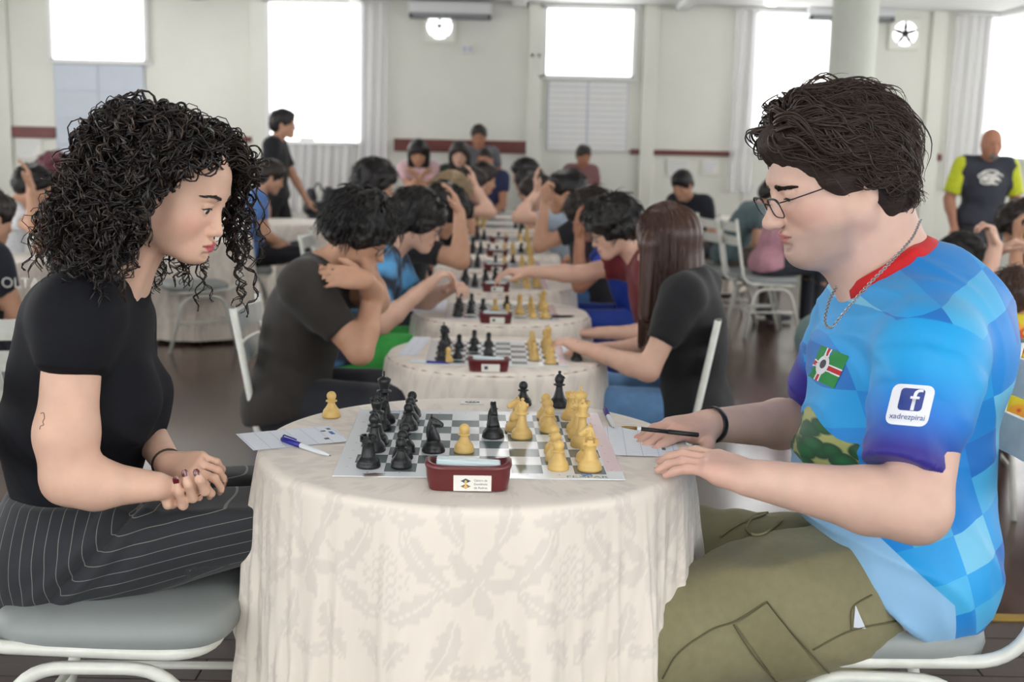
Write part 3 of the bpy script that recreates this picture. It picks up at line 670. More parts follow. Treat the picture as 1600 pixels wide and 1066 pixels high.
for (k_, c_, cc, rr) in GAME:
    x, y, z = bpos(B1, cc, rr); side = {0: 'in the leftmost file of squares', 1: 'in the second column of squares from the left', 6: 'in the second column of squares from the right', 7: 'in the rightmost column of squares'}.get(cc, 'in the open middle')
    rz = (0.1 if c_ == 'b' else math.pi+.15) if k_ == 'knight' else random.uniform(-.3, .3)
    if (cc, rr) == (4, 4): rz = -1.35
    if (k_, c_, cc) == ('knight', 'w', 5): x -= .012
    if k_ == 'bishop' and c_ == 'w': rz = -1.2
    lab = '%s %s in the %s column, %s row of the front board' % (CN[c_].split()[0], k_, ['leftmost', 'second left', 'third left', 'fourth left', 'fourth right', 'third right', 'second right', 'rightmost'][cc], NTH[rr])
    piece(k_, c_, x+random.uniform(-.002, .002), y+random.uniform(-.002, .002), z, lab, 'chessmen of the front board', rz, 0)
for k_, c_, px, py, lab in (('pawn', 'w', 518, 652, 'captured boxwood coloured pawn beside the score sheet, left of the front board'), ('pawn', 'b', 817, 634, 'captured black pawn behind the far edge of the front board'), ('bishop', 'b', 873, 636, 'captured black bishop behind the far edge of the front board')):
    p = WZ(px, py, ZT1); piece(k_, c_, p[0], p[1], ZT1+.001, lab, 'captured chessmen', .5, 0)
# chess clock seen from the back
def clock(x, y, z, rz, label, group=None, detail=False):
    r0 = empty('chess_clock', (x, y, z), rz, label, 'clock', group); n = 40; lev = [(0, .9, .9), (.002, .93, .93), (.022, .985, .97), (.030, 1.0, 1.0), (.036, 1.03, 1.06), (.041, 1.02, 1.04), (.043, .97, .94), (.0425, .93, .82), (.036, .9, .74), (.0355, .2, .2)]
    V = []; F = []
    for i, (zz, sx, sy) in enumerate(lev):
        for k in range(n):
            a = 2*math.pi*k/n; ca, sa = math.cos(a), math.sin(a); ex = .35
            lift = .006*abs(math.copysign(abs(ca)**ex, ca))**6 if 3 <= i <= 7 else 0
            V.append((.07*sx*math.copysign(abs(ca)**ex, ca), .027*sy*math.copysign(abs(sa)**.5, sa), zz+lift))
    for i in range(len(lev)-1):
        for k in range(n): F.append((i*n+k, i*n+(k+1) % n, (i+1)*n+(k+1) % n, (i+1)*n+k))
    F += [tuple(range(n-1, -1, -1)), tuple((len(lev)-1)*n+k for k in range(n))]
    MB().add(V, F, True).build('housing', m_maroon, r0, False)
    MB().box((0, .002, .0415), (.106, .026, .011), np.array([[math.cos(-.06), 0, math.sin(-.06)*-1], [0, 1, 0], [math.sin(-.06), 0, math.cos(-.06)]]), bev=.002).build('rocker_bar', mat('rocker_white', srgb(206, 224, 228), .3), r0, False)
    lb = MB().box((.007, -.0268, .0145), (.062, .0016, .0265), bev=.0004).build('label', m_label, r0, False)
    if detail:
        def yz(V): return np.stack([V[:, 0], np.full(len(V), -.02795), V[:, 1]], 1)
        for k, s in enumerate(('Centro de', 'Excelência', 'de Xadrez')):
            V, F = textmesh(s, .0052); V = V+np.array([.0205, .0195-k*.0062, 0]); MB().add(yz(V), F).build('label_text', m_ink, lb, True if False else False)
        for cy in (.0185, .0095):
            MB().add([(-.0085-.004, -.0279, cy), (-.004, -.0279, cy-.0042), (.0045, -.0279, cy), (-.004, -.0279, cy+.0042)], [(0, 1, 2, 3)]).build('label_diamond', m_brown if cy < .01 else m_ink, lb, False)
        q = MB().lathe([(.0036, 0), (.0036, .001), (.0016, .004), (.0014, .008), (.0024, .0085), (.0014, .009), (.0022, .0115), (.0003, .0135)], 12); q.v = [(-.004+a, -.0279+b2*.12, .0065+cz) for a, b2, cz in q.v]; q.build('label_pawn', m_wht, lb, False)
    else: MB().add([(-.014, -.0279, .0095), (-.002, -.0279, .0095), (-.002, -.0279, .0205), (-.014, -.0279, .0205)], [(0, 1, 2, 3)]).build('label_print', m_ink, lb, False)
    return r0
p = WZ(731, 766, ZT1); clock(p[0], p[1]+.012, ZT1+.0015, .03, 'maroon digital chess clock with white label on the front table', detail=True)
# paper, pens, card
def paper_material():
    m = mat('score_sheet', srgb(226, 232, 244), .6); nt, b = nodes(m); N = nt.nodes.new; Lk = nt.links.new
    tc = N('ShaderNodeTexCoord'); br = N('ShaderNodeTexBrick'); br.offset = 0; br.inputs['Scale'].default_value = 1; br.inputs['Brick Width'].default_value = .03; br.inputs['Row Height'].default_value = .0065; br.inputs['Mortar Size'].default_value = .0006
    br.inputs['Color1'].default_value = br.inputs['Color2'].default_value = (*srgb(244, 248, 254), 1); br.inputs['Mortar'].default_value = (*srgb(196, 204, 222), 1)
    Lk(tc.outputs['Object'], br.inputs[0]); Lk(br.outputs[0], b.inputs['Base Color']); return m
m_paper = paper_material()
def paper(pts, z, label, detail=True, name='score_sheet', curl=0.0):     # pts: four corners in order around (metres)
    P = np.array([[p[0], p[1]] for p in pts]); c = P.mean(0); ux = unit(P[1]-P[0]); ang = math.atan2(ux[1], ux[0]); w = np.linalg.norm(P[1]-P[0]); l = np.linalg.norm(P[3]-P[0])
    o = empty(name, (c[0], c[1], z), ang, label, 'paper'); nx = 14; V = []; F = []
    for i in range(nx+1):
        for j in (-1, 1):
            u = i/nx-.5; V.append((u*w, j*l/2, .0012+curl*max(0, -u-.2)**2*4))
    for i in range(nx): F.append((i*2, i*2+2, i*2+3, i*2+1))
    F = np.array(F); V = np.array(V); V2 = V-np.array([0, 0, .0006]); n = len(V)
    side = [(2*i, n+2*i, n+2*i+2, 2*i+2) for i in range(nx)]+[(2*i+3, n+2*i+3, n+2*i+1, 2*i+1) for i in range(nx)]+[(1, n+1, n, 0), (n-2, 2*n-2, 2*n-1, n-1)]
    MB().add(np.concatenate([V, V2]), [tuple(f) for f in F]+[tuple(f[::-1]+n) for f in F]+side).build('sheet', m_paper, o, False)
    if detail:
        for (a, b2, ww, hh, mm) in ((.36, .2, .05, .06, m_ink), (.3, -.25, .05, .08, m_ink), (.42, .05, .04, .18, m_blue), (.44, .3, .04, .1, m_green)):
            MB().box((a*w, b2*l, .00135), (ww*w, hh*l, .0002)).build('printed_block', mm, o, False)
    return o
paper([WZ(x, y, ZT1) for x, y in ((391, 709), (545, 694), (527, 658), (363, 683))], ZT1+.001, 'white score sheet under the blue pen, overhanging the left table edge')
paper([WZ(x, y, ZT1) for x, y in ((944, 712), (1062, 716), (1056, 672), (938, 668))], ZT1+.0012, 'score sheet under the hand of the man in the blue shirt')
def pen(p, q, z, label, cap, body, r=.0052):
    p = np.array([p[0], p[1], z+r]); q = np.array([q[0], q[1], z+r*.8]); d = q-p; L = np.linalg.norm(d); o = empty('pen', p, 0, label, 'pen'); u = d/L
    MB().tube([p+u*L*t for t in (0, .02, .4)], [r*.8, r, r], 12).build('pen_cap', cap, o); MB().tube([p+u*L*t for t in (.4, .42, .8, .93, .97)], [r, r*.97, r*.9, r*.45, r*.2], 12).build('barrel', body, o)
    MB().tube([p+u*L*t for t in (.965, 1.0)], [r*.18, r*.1], 8).build('tip', m_ink, o); MB().tube([p+u*L*.02+Z3*r*1.1, p+u*L*.04+Z3*r*1.7, p+u*L*.3+Z3*r*1.5], r*.28, 6).build('clip', cap, o)
    return o
pen(WZ(441, 692, ZT1), WZ(517, 718, ZT1), ZT1+.0022, 'blue and white pen lying across the left score sheet', m_pen, m_penw)
pen(WZ(945, 644, ZT1), WZ(959, 673, ZT1), ZT1+.0012, 'white pen with purple cap right of the front board', mat('pen_purple', srgb(70, 50, 130), .35), m_penw)
p = WZ(738, 630, ZT1); o = empty('table_card', (p[0], p[1], ZT1+.001), .02, 'small white card with a dark oval emblem behind the front board', 'card'); MB().box((0, 0, .0006), (.052, .034, .0012), bev=.0003).build('card', m_label, o, False)
MB().lathe([(.016, 0), (.016, .0003)], 28, (0, 0, .0012)).build('printed_oval', m_ink, o, False); COL.objects[-1].scale = (1, .55, 1)
for k in (-1, 0, 1): MB().box((k*.008, 0, .0017), (.006, .006, .0003)).build('printed_mark', m_label, o, False)
# games on the tables behind
def game(T, z, rz, idx, seed, start=False, flip=False, extra=()):
    B = (T[0], T[1], z+.0012, rz); nm = ORD[idx] if idx < 6 else None; g = 'chessmen on the %s' % (extra or nm+' table'); where = extra or (nm+' table of the centre row'); sh_ = extra or nm+' table'
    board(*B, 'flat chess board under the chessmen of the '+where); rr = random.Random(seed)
    BK = ['rook', 'knight', 'bishop', 'queen', 'king', 'bishop', 'knight', 'rook']; occ = {}
    for r in range(8):
        for c_, home, pw_ in (('b', 0, 1), ('w', 7, 6)):
            occ[home, r] = (BK[r], c_); occ[pw_, r] = ('pawn', c_)
    if not start:
        for _ in range(14):
            k = rr.choice(list(occ)); kd, c_ = occ[k]; s = 1 if c_ == 'b' else -1
            t = (k[0]+s*(rr.choice((1, 2)) if kd == 'pawn' else rr.choice((1, 2, 3))), k[1]+(0 if kd == 'pawn' else rr.choice((-2, -1, 1, 2))))
            if kd in ('rook', 'king') or not (0 <= t[0] <= 7 and 0 <= t[1] <= 7): continue
            if t in occ and occ[t][1] == c_: continue
            occ[t] = occ.pop(k)
        for _ in range(5):
            k = rr.choice(list(occ))
            if occ[k][0] != 'king': occ.pop(k)
    for (c, r), (kd, c_) in sorted(occ.items()):
        x, y, zz = bpos(B, 7-c if flip else c, r); piece(kd, c_, x, y, zz, '%s %s in the %s column, %s row of the %s' % (CN[c_].split()[0], kd, ['leftmost', 'second left', 'third left', 'fourth left', 'fourth right', 'third right', 'second right', 'rightmost'][7-c if flip else c], NTH[r], sh_), g, (0 if c_ == 'b' else math.pi)+rr.uniform(-.3, .3))
for k, T in enumerate(ROW):
    game(T, .75, .02, k, 20+k)
    clock(T[0]-.02, T[1]-.34, .7515, .03, 'maroon chess clock on the %s table of the centre row' % ORD[k])
for (k, yy, sg) in ((6, 10.55, 'nearer long table'), (7, 11.35, 'long table end'), (8, 12.2, 'farthest table')):
    game((-.13, yy), .7485, .0, k, k, True, True, sg)
# things lying on the second and third tables
pen(WZ(641, 567, .75), WZ(705, 570, .75), .751, 'blue and white pen near the white pawn on the second table', m_penw, m_pen)
pen(WZ(862, 497, .75), WZ(898, 496, .75), .751, 'black pen on the third table', m_black, m_black)
for kd, c_, px, py, lab in (('pawn', 'w', 700, 566, 'captured boxwood coloured pawn left of the second table clock'), ('knight', 'b', 901, 564, 'captured black knight near the girl on the second table')):
    p = WZ(px, py, .75); piece(kd, c_, p[0], p[1], .751, lab, 'captured chessmen', 2.5)
paper([WZ(x, y, .75) for x, y in ((868, 556), (905, 558), (906, 535), (866, 534))], .751, 'score sheet beside the captured knight on the second table', False)
paper([WZ(x, y, .75) for x, y in ((630, 556), (660, 557), (664, 528), (638, 527))], .751, 'score sheet at the left edge of the second table', False)
paper([WZ(x, y, .75) for x, y in ((640, 487), (692, 488), (700, 470), (652, 469))], .751, 'score sheet at the left edge of the third table', False)
# ================================================================== people
def frame(fwd, up=Z3):
    f = unit(fwd); l = unit(np.cross(up, f)); u = np.cross(f, l); return np.stack([f, l, u], 1)      # columns: forward, left, up
def rot_head(yaw, pitch, roll=0.0):     # yaw from +x towards +y, pitch down positive
    f = np.array([math.cos(yaw)*math.cos(pitch), math.sin(yaw)*math.cos(pitch), -math.sin(pitch)]); R = frame(f)
    if roll:
        c, s = math.cos(roll), math.sin(roll); l = c*R[:, 1]+s*R[:, 2]; u = -s*R[:, 1]+c*R[:, 2]; R = np.stack([R[:, 0], l, u], 1)
    return R
def head_sdf(S, c, R, s=1.0, fine=False, fat=0.0, ears=True, fem=False, nose=1.0, ex=0.0):
    P = lambda x, y, z: c+R@(np.array([x, y, z])*s)
    E = lambda x, y, z, a, b, g, k=.02, m='u', Q=None: S.el(P(x, y, z), (a*s, b*s, g*s), R if Q is None else R@Q, k*s, m)
    C = lambda a, b, ra, rb, k=.015, m='u': S.rc(P(*a), P(*b), ra*s, rb*s, k*s, m)
    cz = .013 if fem else 0.0
    E(-.012, 0, .028, .097, .077, .089, .01)
    E(.026, 0, -.02, .060+fat*.3, .062+fat*.5, .082, .03)
    if fem: E(.053, 0, .052, .034, .05, .04, .03)
    for y in (-1, 1):
        C((-.008, y*(.05+fat), -.05+cz*.5), (.062, y*.018, -.1+fat*.05+cz), .028+fat*.5, .02, .03)
        E(.048, y*.042, -.03, .026+fat*.4, .024, .028, .03)
    C((.074, -.03, .022), (.074, .03, .022), .013, .013, .02)
    E(.073, 0, -.066, .022, .028, .024, .02)
    E(.076, 0, -.099+cz, .018, .02, .016, .02)
    if fat: E(.03, 0, -.1, .05, .05, .03, .04)
    nl = .113+(nose-1)*.03
    C((.084, 0, .008), (nl-.009, 0, -.034), .0065, .0105*nose, .012)
    E(nl-.008, 0, -.037, .0115*nose, .011*nose, .0095*nose, .006)
    if not fine:
        for y in (-1, 1): E(.088, y*.032, .002, .012, .017, .009, .014, 's'); E(.072, y*.032, .001, .0135, .0145, .0135, .004)
        E(.091, 0, -.0675, .010, .021, .010, .008)
        if ears:
            for y in (-1, 1): E(-.012, y*.078, -.008, .018, .008, .031, .008)
        return S
    for y in (-1, 1):
        E(nl-.017, y*.0125, -.0395, .0105, .0075, .0085, .006)
        E(nl-.013, y*.0065, -.0475, .0055, .0032, .0035, .003, 's')
        E(.094, y*.034, .003, .019, .019, .0105, .016, 's')
        E(.0715, y*.032, .001, .0152, .0165, .0152, .004)
        E(.0868, y*.0325, -.0012 if fem else -.0042, .0078, .0132, .0044 if fem else .0022, .003, 's')     # lid opening
        C((.083, y*.019, .0085), (.0795, y*.046, .0075), .0028, .0022, .004)
    ft_ = 1.15 if fem else .95
    for y in (-1, 1):
        C((.0952, 0, -.0618), (.0945, y*.008, -.0608), .0052*ft_, .0054*ft_, .004); C((.0945, y*.008, -.0608), (.0865, y*.0205, -.0655), .0054*ft_, .0022, .004)
        C((.0935, 0, -.0732), (.0925, y*.008, -.0730), .0064*ft_, .0060*ft_, .004); C((.0925, y*.008, -.0730), (.0855, y*.0195, -.0682), .0060*ft_, .0020, .004)
        C((.1015, 0, -.0674), (.0985, y*.009, -.0672), .0011, .0011, .002, 's'); C((.0985, y*.009, -.0672), (.0890, y*.0215, -.0668), .0011, .0010, .002, 's')
    E(.098, 0, -.0525, .005, .003, .006, .005, 's')
    E(.094, 0, -.0845, .008, .018, .0055, .010, 's')
    if ears:
        for y in (-1, 1):
            Q = np.array(Matrix.Rotation(y*.35, 3, 'Z')); E(-.014+ex, y*.081, -.006, .019, .006, .032, .006, 'u', Q); E(-.011+ex, y*.086, -.002, .0105, .005, .02, .004, 's', Q); E(-.008+ex, y*.082, -.038, .0105, .007, .012, .005)
    return S
def lipcol(V, c, R, s, skin, lip, blush=None, stub=None, soft=1.0):
    q = ((V-c)@R)/s; col = np.tile(np.array(skin), (len(V), 1))
    if blush is not None:
        for y in (-1, 1):
            w = np.exp(-(((q[:, 0]-.06)/.03)**2+((q[:, 1]-y*.048)/.03)**2+((q[:, 2]+.032)/.022)**2))[:, None]*.55; col = col*(1-w)+np.array(blush)*w
    if stub is not None:
        w = (np.clip((-.052-q[:, 2])/.02, 0, 1)*np.clip((q[:, 0]+.0)/.02, 0, 1)*np.clip((.135+q[:, 2])/.02, 0, 1))[:, None]*.5; col = col*(1-w)+np.array(stub)*w
    ay = np.abs(q[:, 1])/.0215; e_ = np.minimum(np.minimum((q[:, 0]-(.0905-.011*ay**2))/.002, (.0118*(1-ay**1.8)-np.abs(q[:, 2]+.0672))/.002), 1); w = (np.clip(e_, 0, 1)*(q[:, 0] < .12)*soft)[:, None]; col = col*(1-w)+np.array(lip)*w
    w = ((np.abs(q[:, 0]-.086) < .012) & (np.abs(q[:, 2]+.0672) < .0016) & (np.abs(q[:, 1]) < .022))[:, None]*.6; col = col*(1-w)+np.array(lip)*.3*w
    return col
def eyes(c, R, s, body, iris=(.03, .02, .015)):
    m_e = mat('eye_white', srgb(225, 220, 216), .15); m_i = mat('iris_dark', iris, .1)
    for y in (-1, 1):
        p = c+R@(np.array([.0718, y*.032, .001])*s); mb = MB(); mb.lathe([(.0140*s*math.cos(t), .0140*s*math.sin(t)) for t in np.linspace(-1.55, 1.55, 12)], 18); mb.v = [tuple(p+np.array(v)) for v in mb.v]; mb.build('eyeball', m_e, body)
        g = R@unit(np.array([1, 0, -.28])); A = frame(g); mb = MB(); mb.lathe([(.0070*s, .0122*s), (.005*s, .0137*s), (.002*s, .01445*s), (.0002, .0146*s)], 16); mb.v = [tuple(p+A@np.array([v[2], v[0], v[1]])) for v in mb.v]; mb.build('iris', m_i, body)
def brows(c, R, s, body, m, thick=1.0, arch=.004, zb=.0205):
    me = body.data; bvh = BVHTree.FromPolygons([tuple(v.co) for v in me.vertices], [tuple(q.vertices) for q in me.polygons])
    for y in (-1, 1):
        n = 150; rr = np.random.default_rng(5+y); u = rr.uniform(0, 1, n); P = []
        for t in u:
            y0 = .013+t*.035; z0 = zb+arch*math.sin(t*2.6)+rr.normal(0, .0016)*thick*(1-.6*t); x0 = .0878-.012*t**2-.001
            st = np.array([x0, y*y0, z0]); dr = np.array([-.05-.3*t, y*1.0, .12-.5*t]); dr /= np.linalg.norm(dr); row = []
            for l, of in ((0, .0003), (.004, .0011), (.0085, .0012)):
                q = st+dr*l; p0 = c+R@(np.array([.14, q[1], q[2]])*s); hh = bvh.ray_cast(Vector(p0), Vector(-R[:, 0])); row.append(np.array(hh[0])+R[:, 0]*of*s if hh[0] is not None else c+R@(q*s))
            P.append(row)
        V, F = strands(np.array(P), np.array([.0007, .0006, .0002])*s*thick, 3); tag(link('eyebrow', mesh('eyebrow', V, F), m, body), kind='stuff')
def drop(Vf, boxes):                     # coarse surface gives way where a finer one exists
    V, F = Vf; c = V[F].mean(1); k = np.ones(len(F), bool)
    for lo, hi in boxes: k &= ~((c > lo+.008).all(1) & (c < hi-.008).all(1))
    return V, F[k]
def hand_sdf(S, w, d, n, right, size=.185, curl=(.25, .3, .3, .35), spread=.10, thumb=(.75, .35), tipout=None, th=1.0, pip=None):
    d = unit(d); n = unit(n-d*np.dot(n, d)); t = np.cross(d, n)*(1 if right else -1); k = size/.185
    mc = [(.030, .088, .0125), (.0105, .092, .0128), (-.0095, .087, .0122), (-.0275, .078, .0112)]
    for i, (o, l, r) in enumerate(mc):
        kn = w+(t*o+d*l)*k; S.rc(w+(t*o*.55+d*.012)*k, kn, .0155*k*th, r*k*th, .014)
        if i == 0: kn0 = kn
    S.rc(w+d*.02*k+t*.012*k+n*.006*k, w+d*.06*k+t*.022*k+n*.008*k, .017*k*th, .015*k*th, .015)
    S.rc(w+d*.02*k-t*.014*k+n*.006*k, w+d*.06*k-t*.02*k+n*.006*k, .015*k*th, .013*k*th, .015)
    L = [(.043, .026, .021), (.047, .030, .022), (.043, .028, .021), (.034, .021, .019)]; tips = []
    for i, (o, l, r) in enumerate(mc):
        p = w+(t*o+d*l)*k; sp = (1.5-i)*spread; a = 0.0
        for j in range(3):
            a += curl[i]*(1.0, 1.25, .8)[j] if pip is None else (curl[i], pip[i], pip[i]*.6)[j]
            dr = unit(math.cos(a)*(d*math.cos(sp)+t*math.sin(sp))+math.sin(a)*n); q = p+dr*L[i][j]*k; r0 = (.0094, .0084, .0076, .0064)[j]*(1, 1.02, .98, .87)[i]*k*th; r1 = (.0094, .0084, .0076, .0064)[j+1]*(1, 1.02, .98, .87)[i]*k*th
            S.rc(p, q, r0, r1, .005); pd = dr; p = q
        tips.append((p, pd, unit(np.cross(pd, np.cross(n, pd))), .0064*k*th))
    p = w+(t*.022+d*.018+n*.006)*k; a0, a1 = thumb
    for j, (l, r0, r1) in enumerate(((.045, .0155, .0115), (.032, .0112, .0098), (.027, .0098, .0078))):
        a = a0-a1*j*.6; dr = unit(d*math.cos(a)+t*math.sin(a)+n*(.35-.12*j)); q = p+dr*l*k; S.rc(p, q, r0*k*th, r1*k*th, .010); p = q
    tips.append((p, dr, unit(np.cross(dr, np.cross(n, dr))), .0078*k*th))
    return tips                          # (tip, direction, palm-side normal, radius)
def nails(tips, body, m, sc=1.0):
    for (p, d, n, r) in tips:
        s = np.cross(d, n); c = p-n*r*.86*-1 if False else p-n*r*.72; V = []; F = []
        for i, u in enumerate(np.linspace(-1.0, .9, 5)):
            for j, v in enumerate(np.linspace(-1, 1, 5)):
                wv = .86*r*sc*(1-.62*max(0, u)**2)*(1-.2*max(0, -u)**2); V.append(c+d*u*r*.95*sc+s*v*wv-n*(r*.34*math.sqrt(max(0, 1-.75*v*v))-r*.10*max(0, u)**2))
        for i in range(4):
            for j in range(4): F.append((i*5+j, i*5+j+1, i*5+6+j, i*5+5+j))
        link('nail', mesh('nail', np.array(V), np.array(F)), m, body)
def ik(a, t, l1, l2, pole):
    d = t-a; L = np.linalg.norm(d); L2 = min(L, (l1+l2)*.999); u = d/L; x = (l1*l1-l2*l2+L2*L2)/(2*L2); h = math.sqrt(max(l1*l1-x*x, 1e-6)); p = np.asarray(pole)-u*np.dot(pole, u); return a+u*x+unit(p)*h, a+u*L2
def torso_sdf(S, J, g=1.0, infl=0.0, bust=0.0, belly=0.0, low=True):
    hp, ch, nb, sL, sR = J['hip'], J['chest'], J['neck'], J['sL'], J['sR']; lat = unit(sL-sR); up = unit(ch-hp); f = np.cross(lat, up); s = J.get('s', 1.0); i = infl
    if low: S.rc(hp-lat*.075*s*g, hp+lat*.075*s*g, .105*s*g+i, .105*s*g+i, .05)
    S.rc(hp+up*.06*s, hp+(ch-hp)*.62, .105*s*g+i, .112*s*g+i, .06, flat=(lat, 1.28))
    S.el(ch, (.112*s*g+i, .158*s*g+i, .165*s+i), np.stack([f, lat, up], 1), .05)
    S.rc(sL-lat*.02*s, sR+lat*.02*s, .058*s*g+i, .058*s*g+i, .05)
    for q in (sL, sR): S.rc(nb+up*.005*s, q*.72+nb*.28, .05*s+i*.7, .05*s*g+i, .04)
    if belly: S.el(hp+up*.17*s+f*.05*s, (.15*s*g*belly+i, .17*s*g*belly+i, .18*s+i), np.stack([f, lat, up], 1), .06)
    if bust:
        for q in (-1, 1): S.el(ch-up*.035*s+f*.085*s+lat*q*.068*s, (.062*bust+i, .066*bust+i, .066*bust+i), np.stack([f, lat, up], 1), .045)
    return S
def limb_sdf(S, J, g=1.0, infl=0.0, arms=True, legs=True, ft=1.0):
    s = J.get('s', 1.0); i = infl
    if arms:
        for q in 'LR':
            S.rc(J['s'+q], J['e'+q], .050*s*g*ft+i, .040*s*g*ft+i, .03)
            u = J['e'+q]+(J['w'+q]-J['e'+q])*.28; S.rc(J['e'+q], u, .040*s*g*ft+i, .041*s*g*ft+i, .02); S.rc(u, J['w'+q], .041*s*g*ft+i, .0265*s*g*ft+i, .02)
    if legs:
        for q in 'LR':
            S.rc(J['h'+q], J['k'+q], .088*s*g+i, .060*s*g+i, .03); u = J['k'+q]+(J['a'+q]-J['k'+q])*.3; S.rc(J['k'+q], u, .058*s*g+i, .057*s*g+i, .03); S.rc(u, J['a'+q], .057*s*g+i, .036*s+i, .03)
    return S
def shoe_sdf(S, a, fw, s=1.0):
    S.rc(a-Z3*.035*s-fw*.03*s, a-Z3*.035*s+fw*.06*s, .038*s, .036*s, .03); S.rc(a-Z3*.045*s+fw*.06*s, a-Z3*.05*s+fw*.15*s, .036*s, .027*s, .02); S.rc(a-Z3*.01*s, a+Z3*.02*s, .042*s, .04*s, .02); return S
SKIN = {'light': srgb(224, 182, 160), 'mid': srgb(205, 158, 130), 'tan': srgb(176, 124, 98), 'pale': srgb(228, 192, 172), 'dark': srgb(140, 96, 76)}
def skin_mat(): return mat('skin', (1, 1, 1), .5, var=.07, vscale=26, spec=.4, attr=True, sss=.12, bump=.06, bscale=450)
HAIRM = {'black': mat('hair_black', srgb(24, 20, 20), .42, var=.3, vscale=60, bump=.6, bscale=120), 'dark': mat('hair_dark', srgb(42, 32, 28), .42, var=.35, vscale=60, bump=.6, bscale=120), 'brown': mat('hair_brown', srgb(70, 48, 38), .38, var=.3, vscale=50), 'blond': mat('hair_blond', srgb(150, 128, 96), .5, var=.3, vscale=60, bump=.5, bscale=120), 'maroon': mat('hair_maroon', srgb(92, 20, 40), .45, var=.3, vscale=60, bump=.5, bscale=120), 'grey': mat('hair_grey', srgb(110, 105, 100), .5, var=.3, vscale=60)}
def cloth_mat(name, col, rough=.8): return mat('fabric_'+name, col, rough, var=.12, vscale=30, bump=.15, bscale=700, sheen=.1)
def hair_cap(c, R, s, style, color, parent, h, seed=1, n=260):
    S = SDF(); P = lambda x, y, z: c+R@(np.array([x, y, z])*s)
    E = lambda x, y, z, a, b, g, k=.02, m='u': S.el(P(x, y, z), (a*s, b*s, g*s), R, k*s, m)
    if style == 'buzz':
        E(-.016, 0, .034, .099, .081, .092); E(.09, 0, -.03, .07, .12, .075, .01, 's'); E(.02, 0, -.1, .1, .12, .07, .02, 's')
    elif style in ('short', 'long', 'bob', 'mop'):
        t = .014 if style == 'short' else (.03 if style == 'mop' else .02)
        E(-.018, 0, .034, .100+t, .081+t*.9, .094+t*.9); E(-.05, 0, -.01, .07+t, .075+t*.6, .08)
        if style == 'mop': E(.035, 0, .07, .06, .068, .045, .03)
        else: E(.03, 0, .082, .06, .065, .035, .03)
        E(.098, 0, -.048, .062, .085, .088 if style != 'mop' else .078, .012, 's'); E(.04, 0, -.10, .075, .14, .07, .02, 's')
        for y in (-1, 1): E(.0, y*.09, -.02, .03, .02, .035, .012, 's') if style == 'short' else None
        if style in ('long', 'bob'):
            L = .34 if style == 'long' else .16
            for y in (-1, 0, 1): S.rc(P(-.055, y*.06, .0), P(-.075, y*.075, 0)-Z3*L*s, .055*s, .042*s, .04)
            S.rc(P(-.02, .082, .0), P(-.03, .085, 0)-Z3*L*.8*s, .026*s, .02*s, .03); S.rc(P(-.02, -.082, .0), P(-.03, -.085, 0)-Z3*L*.8*s, .026*s, .02*s, .03)
    amp = {'buzz': .001, 'short': .004, 'mop': .009, 'long': .003, 'bob': .004}[style]
    V, F = S.mesh(h, disp=lambda V, N: amp*wav(V, 70, seed)+amp*.6*wav(V, 150, seed+1))
    ho = link('hair', mesh('hair', V, F), HAIRM[color], parent)
    if n and style != 'buzz':            # loose locks over the cap
        r = np.random.default_rng(seed); N = vnormals(V, F); q = ((V-c)@R)/s; ok = np.where((q[:, 2] > -.03) & ((q[:, 0] < .035) | (q[:, 2] > .085)))[0]; i = r.choice(ok, n); st = V[i]-N[i]*.004; nn = N[i]
        down = -R[:, 2]*.8-Z3*.5+np.where(q[i, 0:1] > .02, 1, -.3)*R[:, 0]*.5; tg = down-nn*np.sum(down*nn, 1, keepdims=True); tg /= np.linalg.norm(tg, axis=1, keepdims=True)+1e-6; Ls = r.uniform(.03, .07, n)*(1 if style != 'short' else .6)*s; M = 7; P_ = []
        for k in range(M): u = k/(M-1); P_.append(st+tg*(Ls*u)[:, None]+nn*(.006+.010*np.sin(u*2.2)-.004*u)[..., None]*(1 if style != 'short' else .6)+r.normal(0, .0012, (n, 3)))
        V2, F2 = strands(np.stack(P_, 1), np.linspace(.0028, .0006, M)[None, :]*s, 4); tag(link('hair_locks', mesh('hair_locks', V2, F2), HAIRM[color], ho), kind='stuff')
    return ho
def glasses(c, R, s, parent, m, w=.05, hgt=.034, z0=-.004, x0=.102, tilt=.12, r=.0011, lens=True, square=.55, thicktop=1.0):
    P = lambda x, y, z: c+R@(np.array([x, y, z])*s); root = None
    m_l = mat('lens_glass', (1, 1, 1), .03); nt, b = nodes(m_l); b.inputs['Alpha'].default_value = .12
    for y in (-1, 1):
        pts = []
        for k in range(28):
            a = 2*math.pi*k/28; ca, sa = math.cos(a), math.sin(a); u = math.copysign(abs(ca)**square, ca)*w/2; v = math.copysign(abs(sa)**square, sa)*hgt/2; pts.append(P(x0-.10*(abs(y*.034+u))**1.6+v*tilt, y*.034+u, z0+v))
        fr = MB().tube(pts, [r*s*(thicktop if math.sin(2*math.pi*k/28) > .3 else 1) for k in range(28)], 6, closed=True)
        o = fr.build('glasses_rim', m, parent)
        if lens: MB().add(pts, [tuple(range(28))]).build('lens', m_l, o)
        MB().tube([P(x0-.10*(.034+w/2)**1.6, y*(.034+w/2), z0+hgt*.3), P(x0-.02, y*.072, z0+hgt*.34), P(.02, y*.081, z0+hgt*.34+.002), P(-.002, y*.082, z0+hgt*.34+.004)], r*1.1*s, 6).build('temple_arm', m, o)
    MB().tube([P(x0-.001, -.010, z0+.004), P(x0+.004, 0, z0+.008), P(x0-.001, .010, z0+.004)], r*1.2*s, 6).build('bridge', m, parent)
def shade_bands(V, N): return 0*V[:, 0]
